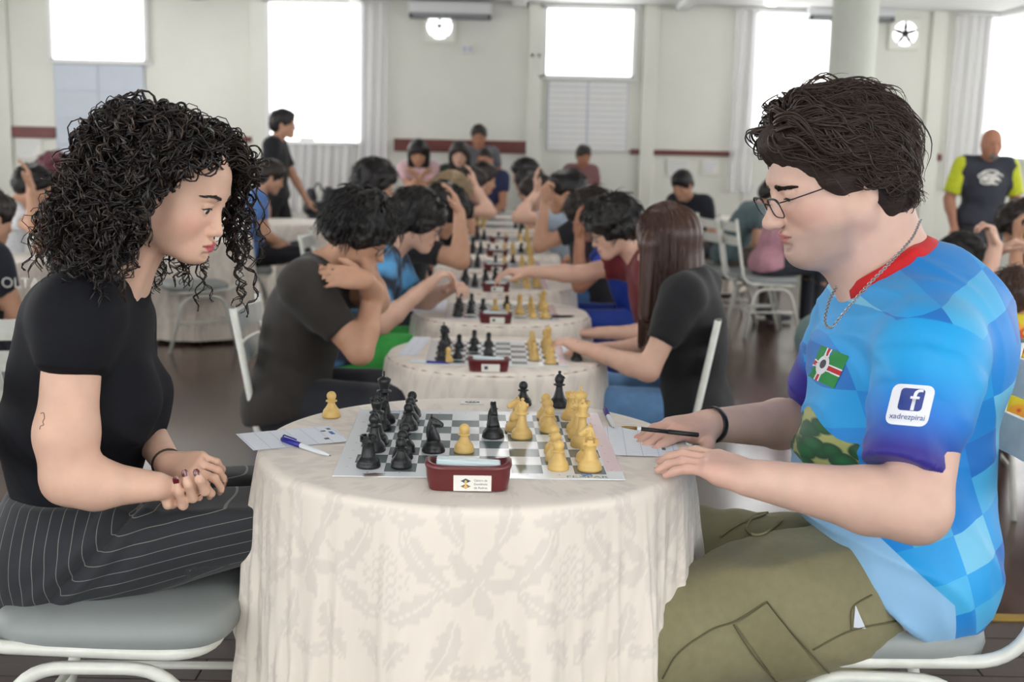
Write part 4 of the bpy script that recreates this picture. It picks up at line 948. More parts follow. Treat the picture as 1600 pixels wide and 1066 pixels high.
def folds(seed, amp, dirv, sc):
    d = unit(dirv)
    def f(V, N): return amp*(.5*wav(V+0*N, sc, seed)+.9*((1-np.abs(np.sin(V@d*sc*.8+2.5*wav(V, sc*.35, seed+3))))**2-.3)*(.5+.5*wav(V, sc*.3, seed+9)))
    return f
def person(pos, yaw, label, shirt, skin='mid', hair=('short', 'black'), pants=None, s=1.0, lean=.25, headyaw=0.0, headpitch=.35, headroll=0.0, L=None, R=None, sit=True, seat=.46, floor=0.0, sleeve=.55, girth=1.0, h=.012, bare_legs=False, short_legs=None, glass=None, shoes=(.05, .05, .06), group='players and visitors', hands=True, neckfwd=.05, bust=0, curlL=None, curlR=None, hdirL=None, hdirR=None, poleL=None, poleR=None, knee=None, hairn=160, collar=None, nface=True, hx=None, npL=None, npR=None):
    F = np.array([math.cos(yaw), math.sin(yaw), 0]); LT = np.cross(Z3, F); J = {'s': s}
    if hx is not None:                   # place the hips so that the head comes over hx
        f_ = .31*math.sin(lean)+.24*math.sin(lean*1.35)+neckfwd; hf = rot_head(yaw+headyaw, headpitch, headroll); pos = (W(hx, 300, pos[1])[0]-s*(f_*F[0]+hf[0, 2]*.085+hf[0, 0]*.022), pos[1])
    hp = np.array([pos[0], pos[1], floor+(seat+.095*s if sit else .92*s)]); S1 = Z3*math.cos(lean)+F*math.sin(lean)
    bend = Z3*math.cos(lean*1.35)+F*math.sin(lean*1.35)
    ch = hp+S1*.31*s; shc = ch+bend*.135*s; J['hip'] = hp; J['chest'] = ch; J['neck'] = shc+bend*.035*s
    J['sL'] = shc+LT*.165*s*girth; J['sR'] = shc-LT*.165*s*girth
    RH = rot_head(yaw+headyaw, headpitch, headroll); hc = J['neck']+bend*.07*s+F*neckfwd*s+RH[:, 2]*.085*s+RH[:, 0]*.022*s
    J['head'] = hc; tg = {}
    for q, sd, tgt, pole in (('L', 1, L, poleL), ('R', -1, R, poleR)):
        if tgt is None: tgt = J['s'+q]+(-Z3*.5+F*.08+LT*sd*.06)*s if not sit else hp+F*.33*s+LT*sd*.08*s+Z3*.06*s
        tgt = np.asarray(tgt, float); J['e'+q], J['w'+q] = ik(J['s'+q], tgt, .285*s, .25*s, pole if pole is not None else (-Z3*1.0+LT*sd*.5-F*.2))
    for q, sd in (('L', 1), ('R', -1)):
        J['h'+q] = hp+LT*sd*.085*s
        if sit:
            J['k'+q] = J['h'+q]+F*.42*s+LT*sd*.05*s+Z3*.02 if knee is None else np.asarray(knee[0 if q == 'L' else 1]); J['a'+q] = np.array([J['k'+q][0], J['k'+q][1], 0])-F*.02*s+Z3*(floor+.09*s)
        else:
            off = (.10 if q == 'L' else -.12) if knee == 'walk' else .0; J['k'+q] = J['h'+q]-Z3*.43*s+F*(off+.03)*s; J['a'+q] = J['h'+q]-Z3*.83*s+F*(off*1.6-(.10 if off < 0 else 0))*s; J['a'+q][2] = floor+.09*s+(.06 if off < 0 else 0)
    root = empty('person', (hp[0], hp[1], floor), 0, label, 'person', group)
    B = SDF(); torso_sdf(B, J, girth, -.004, bust=bust*.9 if bust else 0); limb_sdf(B, J, girth); B.rc(J['neck']-bend*.02, hc-RH[:, 2]*.07*s-RH[:, 0]*.02*s, .056*s, .053*s, .03); head_sdf(B, hc, RH, s)
    for q, cu, hd, np_ in (('L', curlL, hdirL, npL), ('R', curlR, hdirR, npR)):
        d = unit(J['w'+q]-J['e'+q]); 
        if hd is not None: d = unit(hd)
        n = np_ if np_ is not None else (-Z3 if abs(d[2]) < .7 else (F if d[2] < 0 else -F)*1.0)
        hand_sdf(B, J['w'+q], d, n, q == 'R', .18*s, (cu,)*4 if cu is not None else (.3, .32, .34, .36), th=1.05)
    bx_ = [(hc-.17*s, hc+.17*s)]+[(J['w'+q]+unit(J['w'+q]-J['e'+q])*.08*s-.13*s, J['w'+q]+unit(J['w'+q]-J['e'+q])*.08*s+.13*s) for q in 'LR']; ps = [drop(B.mesh(h*2.4), bx_)]
    for n_, (lo_, hi_) in enumerate(bx_):
        ps.append(drop(B.mesh(h*1.1, lo_, hi_), bx_[:n_]))
    V, Fc = cat(*ps); sk = SKIN[skin] if isinstance(skin, str) else skin
    col = lipcol(V, hc, RH, s, sk, np.array(sk)*np.array((.82, .55, .55)))
    body = link('body', mesh('body', V, Fc, True, col), skin_mat(), root)
    if nface:
        q = RH; mi = mat('eye_dark', (.02, .015, .012), .2)
        for y in (-1, 1):
            mb = MB(); mb.lathe([(.0085*s*math.cos(t), .006*s*math.sin(t)) for t in np.linspace(-1.5, 1.5, 6)], 10); mb.v = [tuple(hc+q@(np.array([.0855, y*.032, .0])*s)+q@np.array([v[1]*.4, v[0], v[2]*.0+v[1]*.55])) for v in mb.v]; mb.build('eye', mi, body)
            MB().tube([hc+q@(np.array(p)*s) for p in ((.089, y*.012, .019), (.0865, y*.03, .0235), (.077, y*.046, .0195))], [.0022*s, .0028*s, .001*s], 6).build('eyebrow', HAIRM['dark'], body)
    C = SDF(); torso_sdf(C, J, girth, .010, bust=bust); C.rc(hp-LT*.075*s*girth, hp+LT*.075*s*girth, .122*s*girth, .122*s*girth, .05)
    C.pl(hp-Z3*.03*s, -Z3*1.0+F*.25*(1 if sit else 0), .006)
    for q in 'LR':
        e = J['s'+q]+(J['e'+q]-J['s'+q])*min(sleeve, 1)
        C.rc(J['s'+q], J['s'+q]+(e-J['s'+q])*.5, .057*s*girth, .058*s*girth, .075); C.cc(J['s'+q]+(e-J['s'+q])*.3, e, .058*s*girth, .058*s*girth, .03)
        if sleeve > 1: C.rc(e, J['e'+q], .058*s*girth, .05*s, .03); C.rc(J['e'+q], J['e'+q]+(J['w'+q]-J['e'+q])*(sleeve-1), .05*s*girth, .038*s, .02)
    C.el(J['neck']+bend*.085*s+F*.028*s, (.072*s, .068*s, .062*s), np.stack([F, LT, Z3], 1), .012, 's')
    cm = shirt if not isinstance(shirt, tuple) else cloth_mat('%02x%02x%02x' % tuple(int(255*min(1, v)**.45) for v in shirt), shirt)
    V, Fc = C.mesh(h*1.65, disp=folds(int(pos[0]*100) % 97, .006, F*.5+Z3, 34)); sh = link('shirt', mesh('shirt', V, Fc), cm, root)
    pc = pants or srgb(38, 40, 48); P_ = SDF(); P_.rc(hp-LT*.07*s*girth, hp+LT*.07*s*girth, .108*s*girth, .108*s*girth, .05)
    for q in 'LR':
        P_.rc(J['h'+q], J['k'+q], .098*s*girth, .072*s*girth, .04)
        if not bare_legs: P_.rc(J['k'+q], J['a'+q]+Z3*.02, .070*s*girth, .052*s, .03)
    if bare_legs and not sit:
        for q in 'LR': P_.pl(J['k'+q]+Z3*.02, J['a'+q]-J['k'+q], .004)
    V, Fc = P_.mesh(h*2.3, disp=folds(5, .004, F, 36)); link('trousers' if not bare_legs else 'shorts', mesh('trousers', V, Fc), cloth_mat('%02x%02x%02x' % tuple(int(255*min(1, v)**.45) for v in pc), pc), root)
    for q in 'LR':
        S_ = SDF(); shoe_sdf(S_, J['a'+q], F, s); S_.pl((0, 0, floor+.002), (0, 0, -1), .003); V, Fc = S_.mesh(.018); link('shoe', mesh('shoe', V, Fc), mat('shoe_%02x%02x%02x' % tuple(int(255*min(1, v)**.45) for v in shoes), shoes, .6), root)
    if hair: hair_cap(hc, RH, s, hair[0], hair[1], root, h, int(abs(pos[0]*37+pos[1]*11)) % 50, hairn)
    if glass: glasses(hc, RH, s, body, mat('glasses_dark', srgb(30, 30, 34), .3), r=.0016)
    return root, J, hc, RH
# ================================================================== the woman at the left
A = np.array
def px3(*t): return W(*t)
m_skin = skin_mat()
chair(W(206, 985, 2.17)[0], 2.2, PZ, .03, 'white metal chair with grey cushion under the curly haired woman')
root = empty('person', (W(110, 850, 2.24)[0], 2.24, PZ), 0, 'woman with big dark curls, black shirt and pinstriped trousers, hands clasped', 'person')
yw, pt, rl = -.17, .33, -.03
RH = rot_head(yw, pt, rl); hs = 1.0; hc = W(272, 303, 2.235)
J = dict(hip=W(108, 852, 2.25), chest=W(138, 590, 2.25), neck=W(180, 446, 2.26), sR=W(118, 498, 2.09), sL=W(188, 500, 2.43), s=1.0)
J['eR'] = W(106, 748, 2.04); J['wR'] = W(243, 760, 2.045); J['eL'] = W(214, 652, 2.40); J['wL'] = W(264, 728, 2.18)
J['hR'] = W(105, 862, 2.15); J['kR'] = W(480, 784, 2.21); J['hL'] = W(120, 850, 2.37); J['kL'] = W(480, 768, 2.38)
for q in 'RL': k = J['k'+q]; J['a'+q] = A([k[0]+.06, k[1], PZ+.09])
skw = A(srgb(226, 184, 160))
B = SDF(); torso_sdf(B, J, .98, -.006, bust=.9)
B.rc(J['sR'], W(104, 680, 2.05), .050, .0505, .03); B.rc(W(104, 680, 2.05), J['eR'], .0505, .043, .03); B.rc(J['eR'], W(150, 757, 2.04), .042, .043, .025); B.rc(W(150, 757, 2.04), J['wR'], .043, .0255, .02)
B.rc(J['sL'], J['eL'], .048, .041, .03); B.rc(J['eL'], J['wL'], .040, .0255, .02)
nbk = hc-RH[:, 2]*.075-RH[:, 0]*.03
B.rc(J['neck']-A([.015, 0, .03]), nbk, .053, .05, .03); B.rc(J['neck']+A([.035, -.05, -.035]), nbk+RH[:, 0]*.02+A([0, -.03, 0]), .012, .014, .02)
head_sdf(B, hc, RH, hs, True, fem=True, nose=.84)
# hands: left hand lies over the right, right fingers close around it
tl = hand_sdf(B, J['wL'], W(338, 730, 2.10)-J['wL'], A([0, .62, -.78]), False, .172, (.35, .45, .5, .55), .04, (.35, .1), pip=(1.35, 1.3, 1.2, 1.1), th=.92)
ch_ = [[(262, 770, 2.115), (269, 787, 2.075), (262, 789, 2.06), (256, 780, 2.056)], [(280, 770, 2.115), (286, 789, 2.07), (279, 768, 2.052), (276, 750, 2.052)], [(297, 766, 2.115), (301, 778, 2.07), (294, 757, 2.05), (290, 739, 2.053)], [(315, 760, 2.115), (320, 767, 2.07), (312, 750, 2.052), (308, 738, 2.055)]]
tr = []
for c4 in ch_:
    P = [W(*q) for q in c4]; B.rc(J['wR']+(P[0]-J['wR'])*.15, P[0], .014, .0115, .014)
    for i, (a_, b_) in enumerate(((.0096, .0088), (.0086, .0076), (.0076, .0062))): B.rc(P[i], P[i+1], a_, b_, .005)
    tr.append((P[3], unit(P[3]-P[2]), unit(A([0, 1.0, -.25])), .0063))
b_lo = hc-.19; b_hi = hc+.19; hb_lo = W(238, 810, 2.2)-A([0, .25, .02]); hb_hi = W(365, 690, 2.2)+A([.0, .1, .0])
parts = [B.mesh(.009), B.mesh(.0025, b_lo, b_hi), B.mesh(.0025, hb_lo, hb_hi)]
parts[0] = drop(parts[0], [(b_lo, b_hi), (hb_lo, hb_hi)])
V, F = cat(*parts)
col = lipcol(V, hc, RH, hs, skw, srgb(196, 92, 98), blush=srgb(222, 158, 138))
body = link('body', mesh('body', V, F, True, col), m_skin, root)
eyes(hc, RH, hs, body); m_lash = mat('lash', (.012, .01, .01), .6); brows(hc, RH, hs, body, HAIRM['dark'], 1.1, .006, .0225)
for y in (-1, 1):
    MB().tube([hc+RH@A(p) for p in ((.0850, y*.019, .0005), (.0872, y*.027, .0042), (.0860, y*.036, .0044), (.0808, y*.0455, .0012), (.0785, y*.0505, .0020))], [.0007, .0014, .0017, .0014, .0004], 6).build('eyelashes', m_lash, body)
nails(tr+tl, body, mat('nail_dark_red', srgb(96, 10, 22), .15, coat=.6), 1.12)
MB().tube([J['wL']+.028*(math.cos(t)*unit(np.cross(unit(J['wL']-J['eL']), Z3))+math.sin(t)*unit(np.cross(unit(J['wL']-J['eL']), np.cross(unit(J['wL']-J['eL']), Z3))))-.012*unit(J['wL']-J['eL']) for t in np.linspace(0, 6.283, 25)[:-1]], .0022, 6, closed=True).build('bracelet', mat('bracelet_dark', srgb(60, 48, 40), .4, metal=.5), root)
# small tattoo on the upper arm, ring
def project_decal(V2, F, o, U, Vv, dr, bvh, off):
    out = []
    for x, y in V2:
        p = Vector(o+U*x+Vv*y-dr*.25); h = bvh.ray_cast(p, Vector(dr)); q = A(h[0]) if h[0] is not None else o+U*x+Vv*y; out.append(q-dr*off)
    return A(out)
bv = BVHTree.FromPolygons([tuple(v) for v in V.tolist()], [tuple(f) for f in F.tolist()])
tat = MB(); o3 = W(64, 657, 2.03); dr = unit(W(64, 657, 2.1)-CAM); pts = [(0.0, .012), (.005, .013), (.006, .004), (.003, -.002), (.004, -.008), (-.001, -.010), (-.003, -.016)]
P = project_decal(pts, None, o3, A([1., 0, 0]), Z3, dr, bv, .0004); tat.tube(smoothpath(P, 4), .0007, 5); tat.build('tattoo', mat('tattoo_ink', srgb(110, 84, 80), .6), body)
# shirt
m_tee = mat('black_tee', srgb(16, 17, 24), .78, var=.15, vscale=40, bump=.12, bscale=900, spec=.25)
C = SDF(); torso_sdf(C, J, .98, .006, bust=1.0, low=False)
C.rc(J['sR'], W(113, 545, 2.07), .062, .0585, .07); C.cc(W(116, 530, 2.07), W(113, 571, 2.064), .0575, .056, .016); C.rc(J['sL'], J['sL']+(J['eL']-J['sL'])*.3, .06, .058, .03); C.cc(J['sL'], J['sL']+(J['eL']-J['sL'])*.5, .058, .055, .016)
C.rc(W(100, 500, 2.2), W(72, 620, 2.24), .07, .055, .09); C.rc(W(92, 690, 2.24), W(135, 690, 2.24), .098, .088, .05)
nd = unit(nbk-J['neck']); C.rc(J['neck']-nd*.01+A([.024, -.012, .03]), J['neck']+nd*.2, .052, .095, .012, 's')
C.pl(W(108, 765, 2.25), A([0, 0, -1.0]), .004)
def tee_f(V, N): z = V[:, 2]; return .003*wav(V, 30, 2)+.006*((1-np.abs(np.sin((V@unit(A([.5, .2, 1.0])))*30+2*wav(V, 10, 6))))**2-.25)*np.clip((J['chest'][2]+.03-z)/.1, .15, 1)+.002*np.sin((V[:, 2]*1.2+V[:, 0]*.5)*70+3*wav(V, 14, 4))*np.clip((J['chest'][2]-z)/.12, 0, 1)
V, F = C.mesh(.005, disp=tee_f); link('shirt', mesh('shirt', V, F), m_tee, root)
# pinstriped trousers
m_pin = mat('pinstripe', srgb(34, 37, 42), .8, bump=.15, bscale=700, sheen=.15); nt, b = nodes(m_pin); at = nt.nodes.new('ShaderNodeAttribute'); at.attribute_name = 'stripe'
def mn(op, *a):
    n = nt.nodes.new('ShaderNodeMath'); n.operation = op
    for i, v in enumerate(a):
        if isinstance(v, (int, float)): n.inputs[i].default_value = v
        else: nt.links.new(v, n.inputs[i])
    return n.outputs[0]
fr_ = mn('FRACT', mn('DIVIDE', at.outputs['Fac'], .0215)); ln = mn('LESS_THAN', fr_, .05); mx = nt.nodes.new('ShaderNodeMix'); mx.data_type = 'RGBA'; nt.links.new(ln, mx.inputs[0])
mx.inputs[6].default_value = (*srgb(36, 39, 44), 1); mx.inputs[7].default_value = (*srgb(128, 126, 120), 1); nt.links.new(mx.outputs[2], b.inputs['Base Color'])
T = SDF(); hp = J['hip']; T.rc(hp+A([-.015, -.075, .0]), hp+A([-.015, .075, .0]), .125, .125, .05); T.rc(hp+A([.0, 0, .02]), hp+A([.015, 0, .13]), .112, .105, .04, flat=(A([0, 1., 0]), 1.32))
for q in 'RL':
    T.rc(J['h'+q]+A([0, 0, -.012]), J['k'+q], .112, .078, .05); T.rc(J['k'+q], J['a'+q]+A([0, 0, .03]), .075, .075, .04)
T.pl(W(108, 758, 2.25), A([.0, 0, 1.0]), .004); T.pl(A([0, 0, PZ+.03]), A([0, 0, -1.]), .004)
g = W(206, 800, 2.13); td = unit(J['kR']-J['hR']); tn = unit(Z3-td*np.dot(Z3, td))
def pin_f(V, N):
    q = V-g; a = q[:, 0]; bb = q@tn; cr = np.exp(-((a-bb)/.035)**2); return .004*wav(V, 22, 8)+.005*np.sin((a-bb)*85+2*wav(V, 12, 3))*np.exp(-((a-bb)/.09)**2)-.008*np.exp(-((a-bb)/.012)**2)
V, F = T.mesh(.0075, disp=pin_f); q = V-g; st = np.minimum(q[:, 0], q@tn)+.003*wav(V, 16, 9)+2.0; bel = (V[:, 2] < J['kR'][2]-.1) & (V[:, 0] > J['kR'][0]-.2); st = np.where(bel, V[:, 1]+2, st)
link('trousers', mesh('trousers', V, F, attrs={'stripe': st}), m_pin, root)
for q in 'RL':
    S_ = SDF(); shoe_sdf(S_, J['a'+q], A([1., 0, 0])); S_.pl((0, 0, PZ+.002), (0, 0, -1), .003); V, F = S_.mesh(.008); link('shoe', mesh('shoe', V, F), mat('shoe_black', (.02, .02, .022), .4), root)
# curly hair: dark mass close to the head, then coiled strands
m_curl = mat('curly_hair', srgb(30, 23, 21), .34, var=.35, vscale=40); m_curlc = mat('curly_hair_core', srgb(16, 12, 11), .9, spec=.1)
S = SDF(); PH = lambda x, y, z: hc+RH@(A([x, y, z])*hs)
E = lambda x, y, z, a, b2, g_, k=.03, m='u': S.el(PH(x, y, z), (a, b2, g_), RH, k, m)
E(-.035, 0, .044, .112, .096, .098); E(-.075, 0, -.03, .10, .115, .12, .05); E(-.11, 0, -.12, .08, .12, .08, .05)
E(.105, 0, -.035, .085, .085, .105, .012, 's'); E(.06, 0, -.13, .10, .075, .10, .02, 's')
for y in (-1, 1): E(-.02, y*.085, -.03, .045, .022, .09, .03)
E(.115, -.02, -.03, .075, .095, .098, .012, 's'); E(.055, -.10, -.045, .062, .06, .095, .012, 's'); E(.078, -.06, .03, .045, .045, .045, .012, 's')
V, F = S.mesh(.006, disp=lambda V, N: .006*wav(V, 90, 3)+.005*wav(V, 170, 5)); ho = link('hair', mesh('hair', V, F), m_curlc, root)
r_ = np.random.default_rng(21); NS = 820; M = 52
th = r_.uniform(-math.pi, math.pi, NS); zc = r_.uniform(-.2, 1.0, NS); zc[:110] = r_.uniform(.78, 1.0, 110); cz = np.sqrt(np.maximum(1-zc**2, 0)); dirs = np.stack([cz*np.cos(th), cz*np.sin(th), zc], 1)
face = (dirs[:, 0] > .45) & (dirs[:, 2] < .50); dirs = dirs[~face]; NS = len(dirs)
rootp = A([-.012, 0, .03])+dirs*A([.095, .076, .088])
phi = np.arctan2(dirs[:, 1], dirs[:, 0]); sgn = np.where(phi >= 0, 1, -1); aphi = np.abs(phi)
tgt = np.maximum(aphi, 1.12+.5*r_.random(NS)**1.3)          # front locks part to the sides of the face
tgt = np.where((sgn > 0) & (aphi < 1.3), .60+.75*r_.random(NS), tgt)
Ltot = r_.uniform(.15, .35, NS)*np.where(aphi < 1.2, .85, 1.0)+np.where(dirs[:, 2] > .75, .04, 0); Ltot = np.where((dirs[:, 2] > .7) & (r_.random(NS) < .6), .07+.07*r_.random(NS), Ltot)
out = r_.uniform(.15, 1.0, NS)**.6*np.where(sgn*np.sin(aphi) > .3, .62, 1.0)
u = np.linspace(0, 1, M)[None, :]
ph_ = phi[:, None]+(sgn*tgt-phi)[:, None]*np.clip(u*1.7, 0, 1)**.8
arc = u*Ltot[:, None]; rise = np.clip(arc/.07, 0, 1)
el0 = np.arcsin(np.clip(dirs[:, 2], -1, 1))[:, None]; el = el0*(1-np.clip(arc/.15, 0, 1)**1.1)
down = np.maximum(arc-.055-.09*np.maximum(el0, 0), 0)
Rh = .026+.052*out[:, None]*rise+.045*np.clip(down/.2, 0, 1)*out[:, None]
X = -.012+(.095+Rh)*np.cos(el)*np.cos(ph_); Y = (.076+Rh)*np.cos(el)*np.sin(ph_); Zl = .03+(.088+Rh*.82)*np.sin(el)
Pl = np.stack([X-.05*np.clip(down/.2, 0, 1)*(np.cos(ph_) < .3), Y, Zl], -1); Pw = hc+Pl@RH.T; Pw[..., 2] -= down*.92
for k in range(3):
    wn_ = np.sin(2*math.pi*(arc[..., None]*r_.uniform(4, 11, (NS, 1, 3))+r_.random((NS, 1, 3)))); Pw = Pw+.0055*wn_*np.clip(arc/.06, 0, 1)[..., None]
blend = np.clip(arc/.03, 0, 1)[..., None]; Pw = (hc+rootp@RH.T)[:, None, :]*(1-blend)+Pw*blend
Tn = np.gradient(Pw, axis=1); Tn /= np.linalg.norm(Tn, axis=2, keepdims=True)+1e-9; A1 = np.cross(Tn, A([.3, .8, .5])); A1 /= np.linalg.norm(A1, axis=2, keepdims=True)+1e-9; A2 = np.cross(Tn, A1)
wl = r_.uniform(.024, .042, NS)[:, None]; hr = r_.uniform(.0055, .0125, NS)[:, None]*np.clip(arc/.03, .15, 1)*(1-.35*u); psi = 2*math.pi*arc/wl*np.where(r_.random(NS) < .5, 1, -1)[:, None]+r_.uniform(0, 6.28, NS)[:, None]
fr = []
for k in range(3):                     # each ringlet is a ribbon of strands that share one coil
    dp = psi+r_.normal(0, .26, (NS, 1)); hk = hr*r_.uniform(.85, 1.15, (NS, 1)); fr.append(Pw+hk[..., None]*(np.cos(dp)[..., None]*A1+np.sin(dp)[..., None]*A2)+Tn*r_.normal(0, .0016, (NS, 1, 1)))
st_ = r_.random(NS) < .3; fly = Pw[st_]+1.5*hr[st_][..., None]*(np.cos(psi[st_]*1.1)[..., None]*A1[st_]+np.sin(psi[st_]*1.1)[..., None]*A2[st_])+((Pw[st_]-hc)*.05); fr.append(fly)
Pw = np.concatenate(fr)
fl = (Pw-hc)@RH; keep = ~(((fl[..., 0] > .045) & (np.abs(fl[..., 1]) < .07) & (fl[..., 2] < .060) & (fl[..., 2] > -.12)).any(1)) & ~(((fl[..., 1] < -.045) & (fl[..., 0] > .046) & (fl[..., 2] < .030) & (fl[..., 2] > -.2)).any(1))
Pw = Pw[keep]; rad = np.linspace(1, .5, M)[None, :]*r_.uniform(.0012, .0024, len(Pw))[:, None]; half = r_.random(len(Pw)) < .8
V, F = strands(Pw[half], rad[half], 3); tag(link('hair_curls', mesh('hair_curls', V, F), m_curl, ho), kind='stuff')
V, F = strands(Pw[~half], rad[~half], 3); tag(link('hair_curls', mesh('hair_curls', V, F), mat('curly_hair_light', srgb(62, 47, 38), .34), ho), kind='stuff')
# ================================================================== the man at the right
ch2 = W(1440, 990, 2.20); chair(ch2[0]-.13, 2.23, PZ, math.pi-.05, 'white metal chair with grey cushion under the man in the blue shirt')
root = empty('person', (W(1430, 900, 2.26)[0], 2.26, PZ), 0, 'large man in glasses, bright blue checked shirt and khaki trousers, hands on the table', 'person')
hs = 1.12; RH = rot_head(math.pi+.16, .33, .02); hc = W(1291, 283, 2.29)
J = dict(hip=W(1435, 905, 2.27), chest=W(1408, 600, 2.28), neck=W(1392, 425, 2.31), sL=W(1460, 560, 2.03), sR=W(1322, 530, 2.53), s=1.1)
lat = unit(J['sL']-J['sR']); up = unit(W(1405, 560, 2.28)-W(1405, 800, 2.28)); fw = np.cross(lat, up); RT = np.stack([fw, lat, up], 1)
J['eL'] = W(1432, 796, 1.90); J['wL'] = W(1188, 750, 1.95); J['eR'] = W(1262, 662, 2.62); J['wR'] = W(1106, 664, 2.37)
J['hL'] = W(1355, 930, 2.13); J['kL'] = W(1025, 985, 2.10); J['hR'] = W(1360, 905, 2.42); J['kR'] = W(1075, 868, 2.45)
for q in 'RL': k = J['k'+q]; J['a'+q] = A([k[0]+.02, k[1], PZ+.09])
def man_torso(S, i, low=True):
    S.el(J['chest'], (.165+i, .215+i, .20+i), RT, .06); S.el(W(1392, 735, 2.275), (.178+i, .21+i, .18+i), RT, .06); S.rc(W(1420, 880, 2.15), W(1420, 880, 2.40), .160+i, .160+i, .06)
    S.rc(J['sL']-lat*.03, J['sR']+lat*.03, .076+i, .076+i, .06); S.rc(J['neck']+A([.035, 0, -.02]), J['sL']*.6+J['neck']*.4+A([.02, 0, -.01]), .07+i*.8, .085+i, .06); S.rc(J['neck']+A([.02, 0, -.03]), J['sR']*.6+J['neck']*.4, .065+i*.8, .08+i, .06)
    S.el(W(1470, 520, 2.28), (.12+i, .19+i, .15+i), RT, .06)
skm = A(srgb(222, 184, 166))
B = SDF(); man_torso(B, -.012)
B.rc(J['sL'], J['eL'], .066, .053, .03); u = J['eL']+(J['wL']-J['eL'])*.3; B.rc(J['eL'], u, .053, .054, .025); B.rc(u, J['wL'], .054, .0335, .02)
B.rc(J['sR'], J['eR'], .066, .052, .03); u = J['eR']+(J['wR']-J['eR'])*.3; B.rc(J['eR'], u, .052, .052, .025); B.rc(u, J['wR'], .052, .0315, .02)
B.rc(J['neck']-A([-.01, 0, .04]), hc-RH[:, 2]*.07*hs-RH[:, 0]*.03*hs, .083, .074, .04); B.rc(W(1396, 410, 2.31), W(1380, 335, 2.30), .062, .056, .04); B.rc(J['neck']+A([-.06, 0, .0]), hc-RH[:, 2]*.085*hs+RH[:, 0]*.02, .055, .05, .04)
head_sdf(B, hc, RH, hs, True, fat=.012, nose=1.2, ex=-.026)
zt = ZT1+.011
tL = hand_sdf(B, J['wL'], WZ(1070, 712, zt+.03)-J['wL'], A([.1, .1, -1]), False, .198, (.10, .12, .16, .16), .07, (.5, .3), pip=(.30, .32, .32, .3), th=1.1)
tR = hand_sdf(B, J['wR'], WZ(1000, 676, zt+.014)-J['wR'], A([0, .15, -1]), True, .195, (.12, .18, .2, .2), .06, (.75, .3), pip=(.22, .25, .25, .25), th=1.1)
b_lo, b_hi = hc-.2, hc+.2; h1_lo, h1_hi = W(1015, 800, 2.0)-A([0, .15, .02]), W(1215, 665, 2.0)+A([0, .13, 0.01]); h2_lo, h2_hi = W(950, 712, 2.3)-A([0, .12, 0]), W(1140, 625, 2.35)+A([0, .2, 0])
parts = [drop(B.mesh(.009), [(b_lo, b_hi), (h1_lo, h1_hi), (h2_lo, h2_hi)]), B.mesh(.0027, b_lo, b_hi), B.mesh(.0027, h1_lo, h1_hi), drop(B.mesh(.0027, h2_lo, h2_hi), [(h1_lo, h1_hi)])]
V, F = cat(*parts); col = lipcol(V, hc, RH, hs, skm, srgb(196, 112, 108), blush=srgb(222, 156, 142), stub=srgb(150, 134, 128), soft=.8)
for q in ('L', 'R'):                      # reddish hands
    w = np.clip(1-np.linalg.norm(V-(J['w'+q]+unit(J['w'+q]-J['e'+q])*.12), axis=1)/.12, 0, 1)[:, None]*.5; col = col*(1-w)+A(srgb(222, 166, 150))*w
body = link('body', mesh('body', V, F, True, col), m_skin, root)
eyes(hc, RH, hs, body); brows(hc, RH, hs, body, HAIRM['dark'], 1.5, .002, .0155)
nails(tL+tR, body, mat('nail_bare', srgb(226, 170, 156), .3, coat=.2))
for y in (-1, 1): MB().tube([hc+RH@(A(p_)*hs) for p_ in ((.0850, y*.019, -.0030), (.0874, y*.027, -.0020), (.0860, y*.036, -.0022), (.0805, y*.046, -.0045))], [.0006, .0013, .0014, .0006], 6).build('eyelashes', m_lash, body)
glasses(hc, RH, hs, body, mat('glasses_gunmetal', srgb(54, 54, 60), .25, metal=.7), w=.046, hgt=.034, x0=.108, z0=-.011, r=.0011, thicktop=1.7, tilt=.2)
bvb = BVHTree.FromPolygons([tuple(v) for v in V.tolist()], [tuple(f) for f in F.tolist()])
# checked sports shirt
m_sh = mat('blue_check_shirt', srgb(40, 150, 225), .55, bump=.08, bscale=900, sheen=.1); nt, b = nodes(m_sh); N_ = nt.nodes.new; Lk = nt.links.new
gp = N_('ShaderNodeNewGeometry'); mp = N_('ShaderNodeMapping'); mp.vector_type = 'POINT'; mp.inputs['Rotation'].default_value = (0, .32, 0); Lk(gp.outputs['Position'], mp.inputs[0])
sn = N_('ShaderNodeVectorMath'); sn.operation = 'SNAP'; sn.inputs[1].default_value = (.072, 9.0, .066); Lk(mp.outputs[0], sn.inputs[0]); wn = N_('ShaderNodeTexWhiteNoise'); Lk(sn.outputs[0], wn.inputs[0])
rp = N_('ShaderNodeValToRGB'); rp.color_ramp.interpolation = 'CONSTANT'; el_ = rp.color_ramp.elements
for i, (p_, c_) in enumerate(((0, srgb(16, 140, 224)), (.3, srgb(28, 162, 234)), (.52, srgb(20, 118, 206)), (.66, srgb(70, 182, 236)), (.8, srgb(116, 200, 236)), (.92, srgb(40, 170, 238)))):
    e_ = el_[i] if i < 2 else el_.new(p_); e_.position = p_; e_.color = (*c_, 1)
Lk(wn.outputs[0], rp.inputs[0])
def mixc(fac, a_, c_):
    n = N_('ShaderNodeMix'); n.data_type = 'RGBA'; Lk(fac, n.inputs[0]); Lk(a_, n.inputs[6])
    if isinstance(c_, tuple): n.inputs[7].default_value = (*c_, 1)
    else: Lk(c_, n.inputs[7])
    return n.outputs[2]
def atr(nm): n = N_('ShaderNodeAttribute'); n.attribute_name = nm; return n.outputs['Fac']
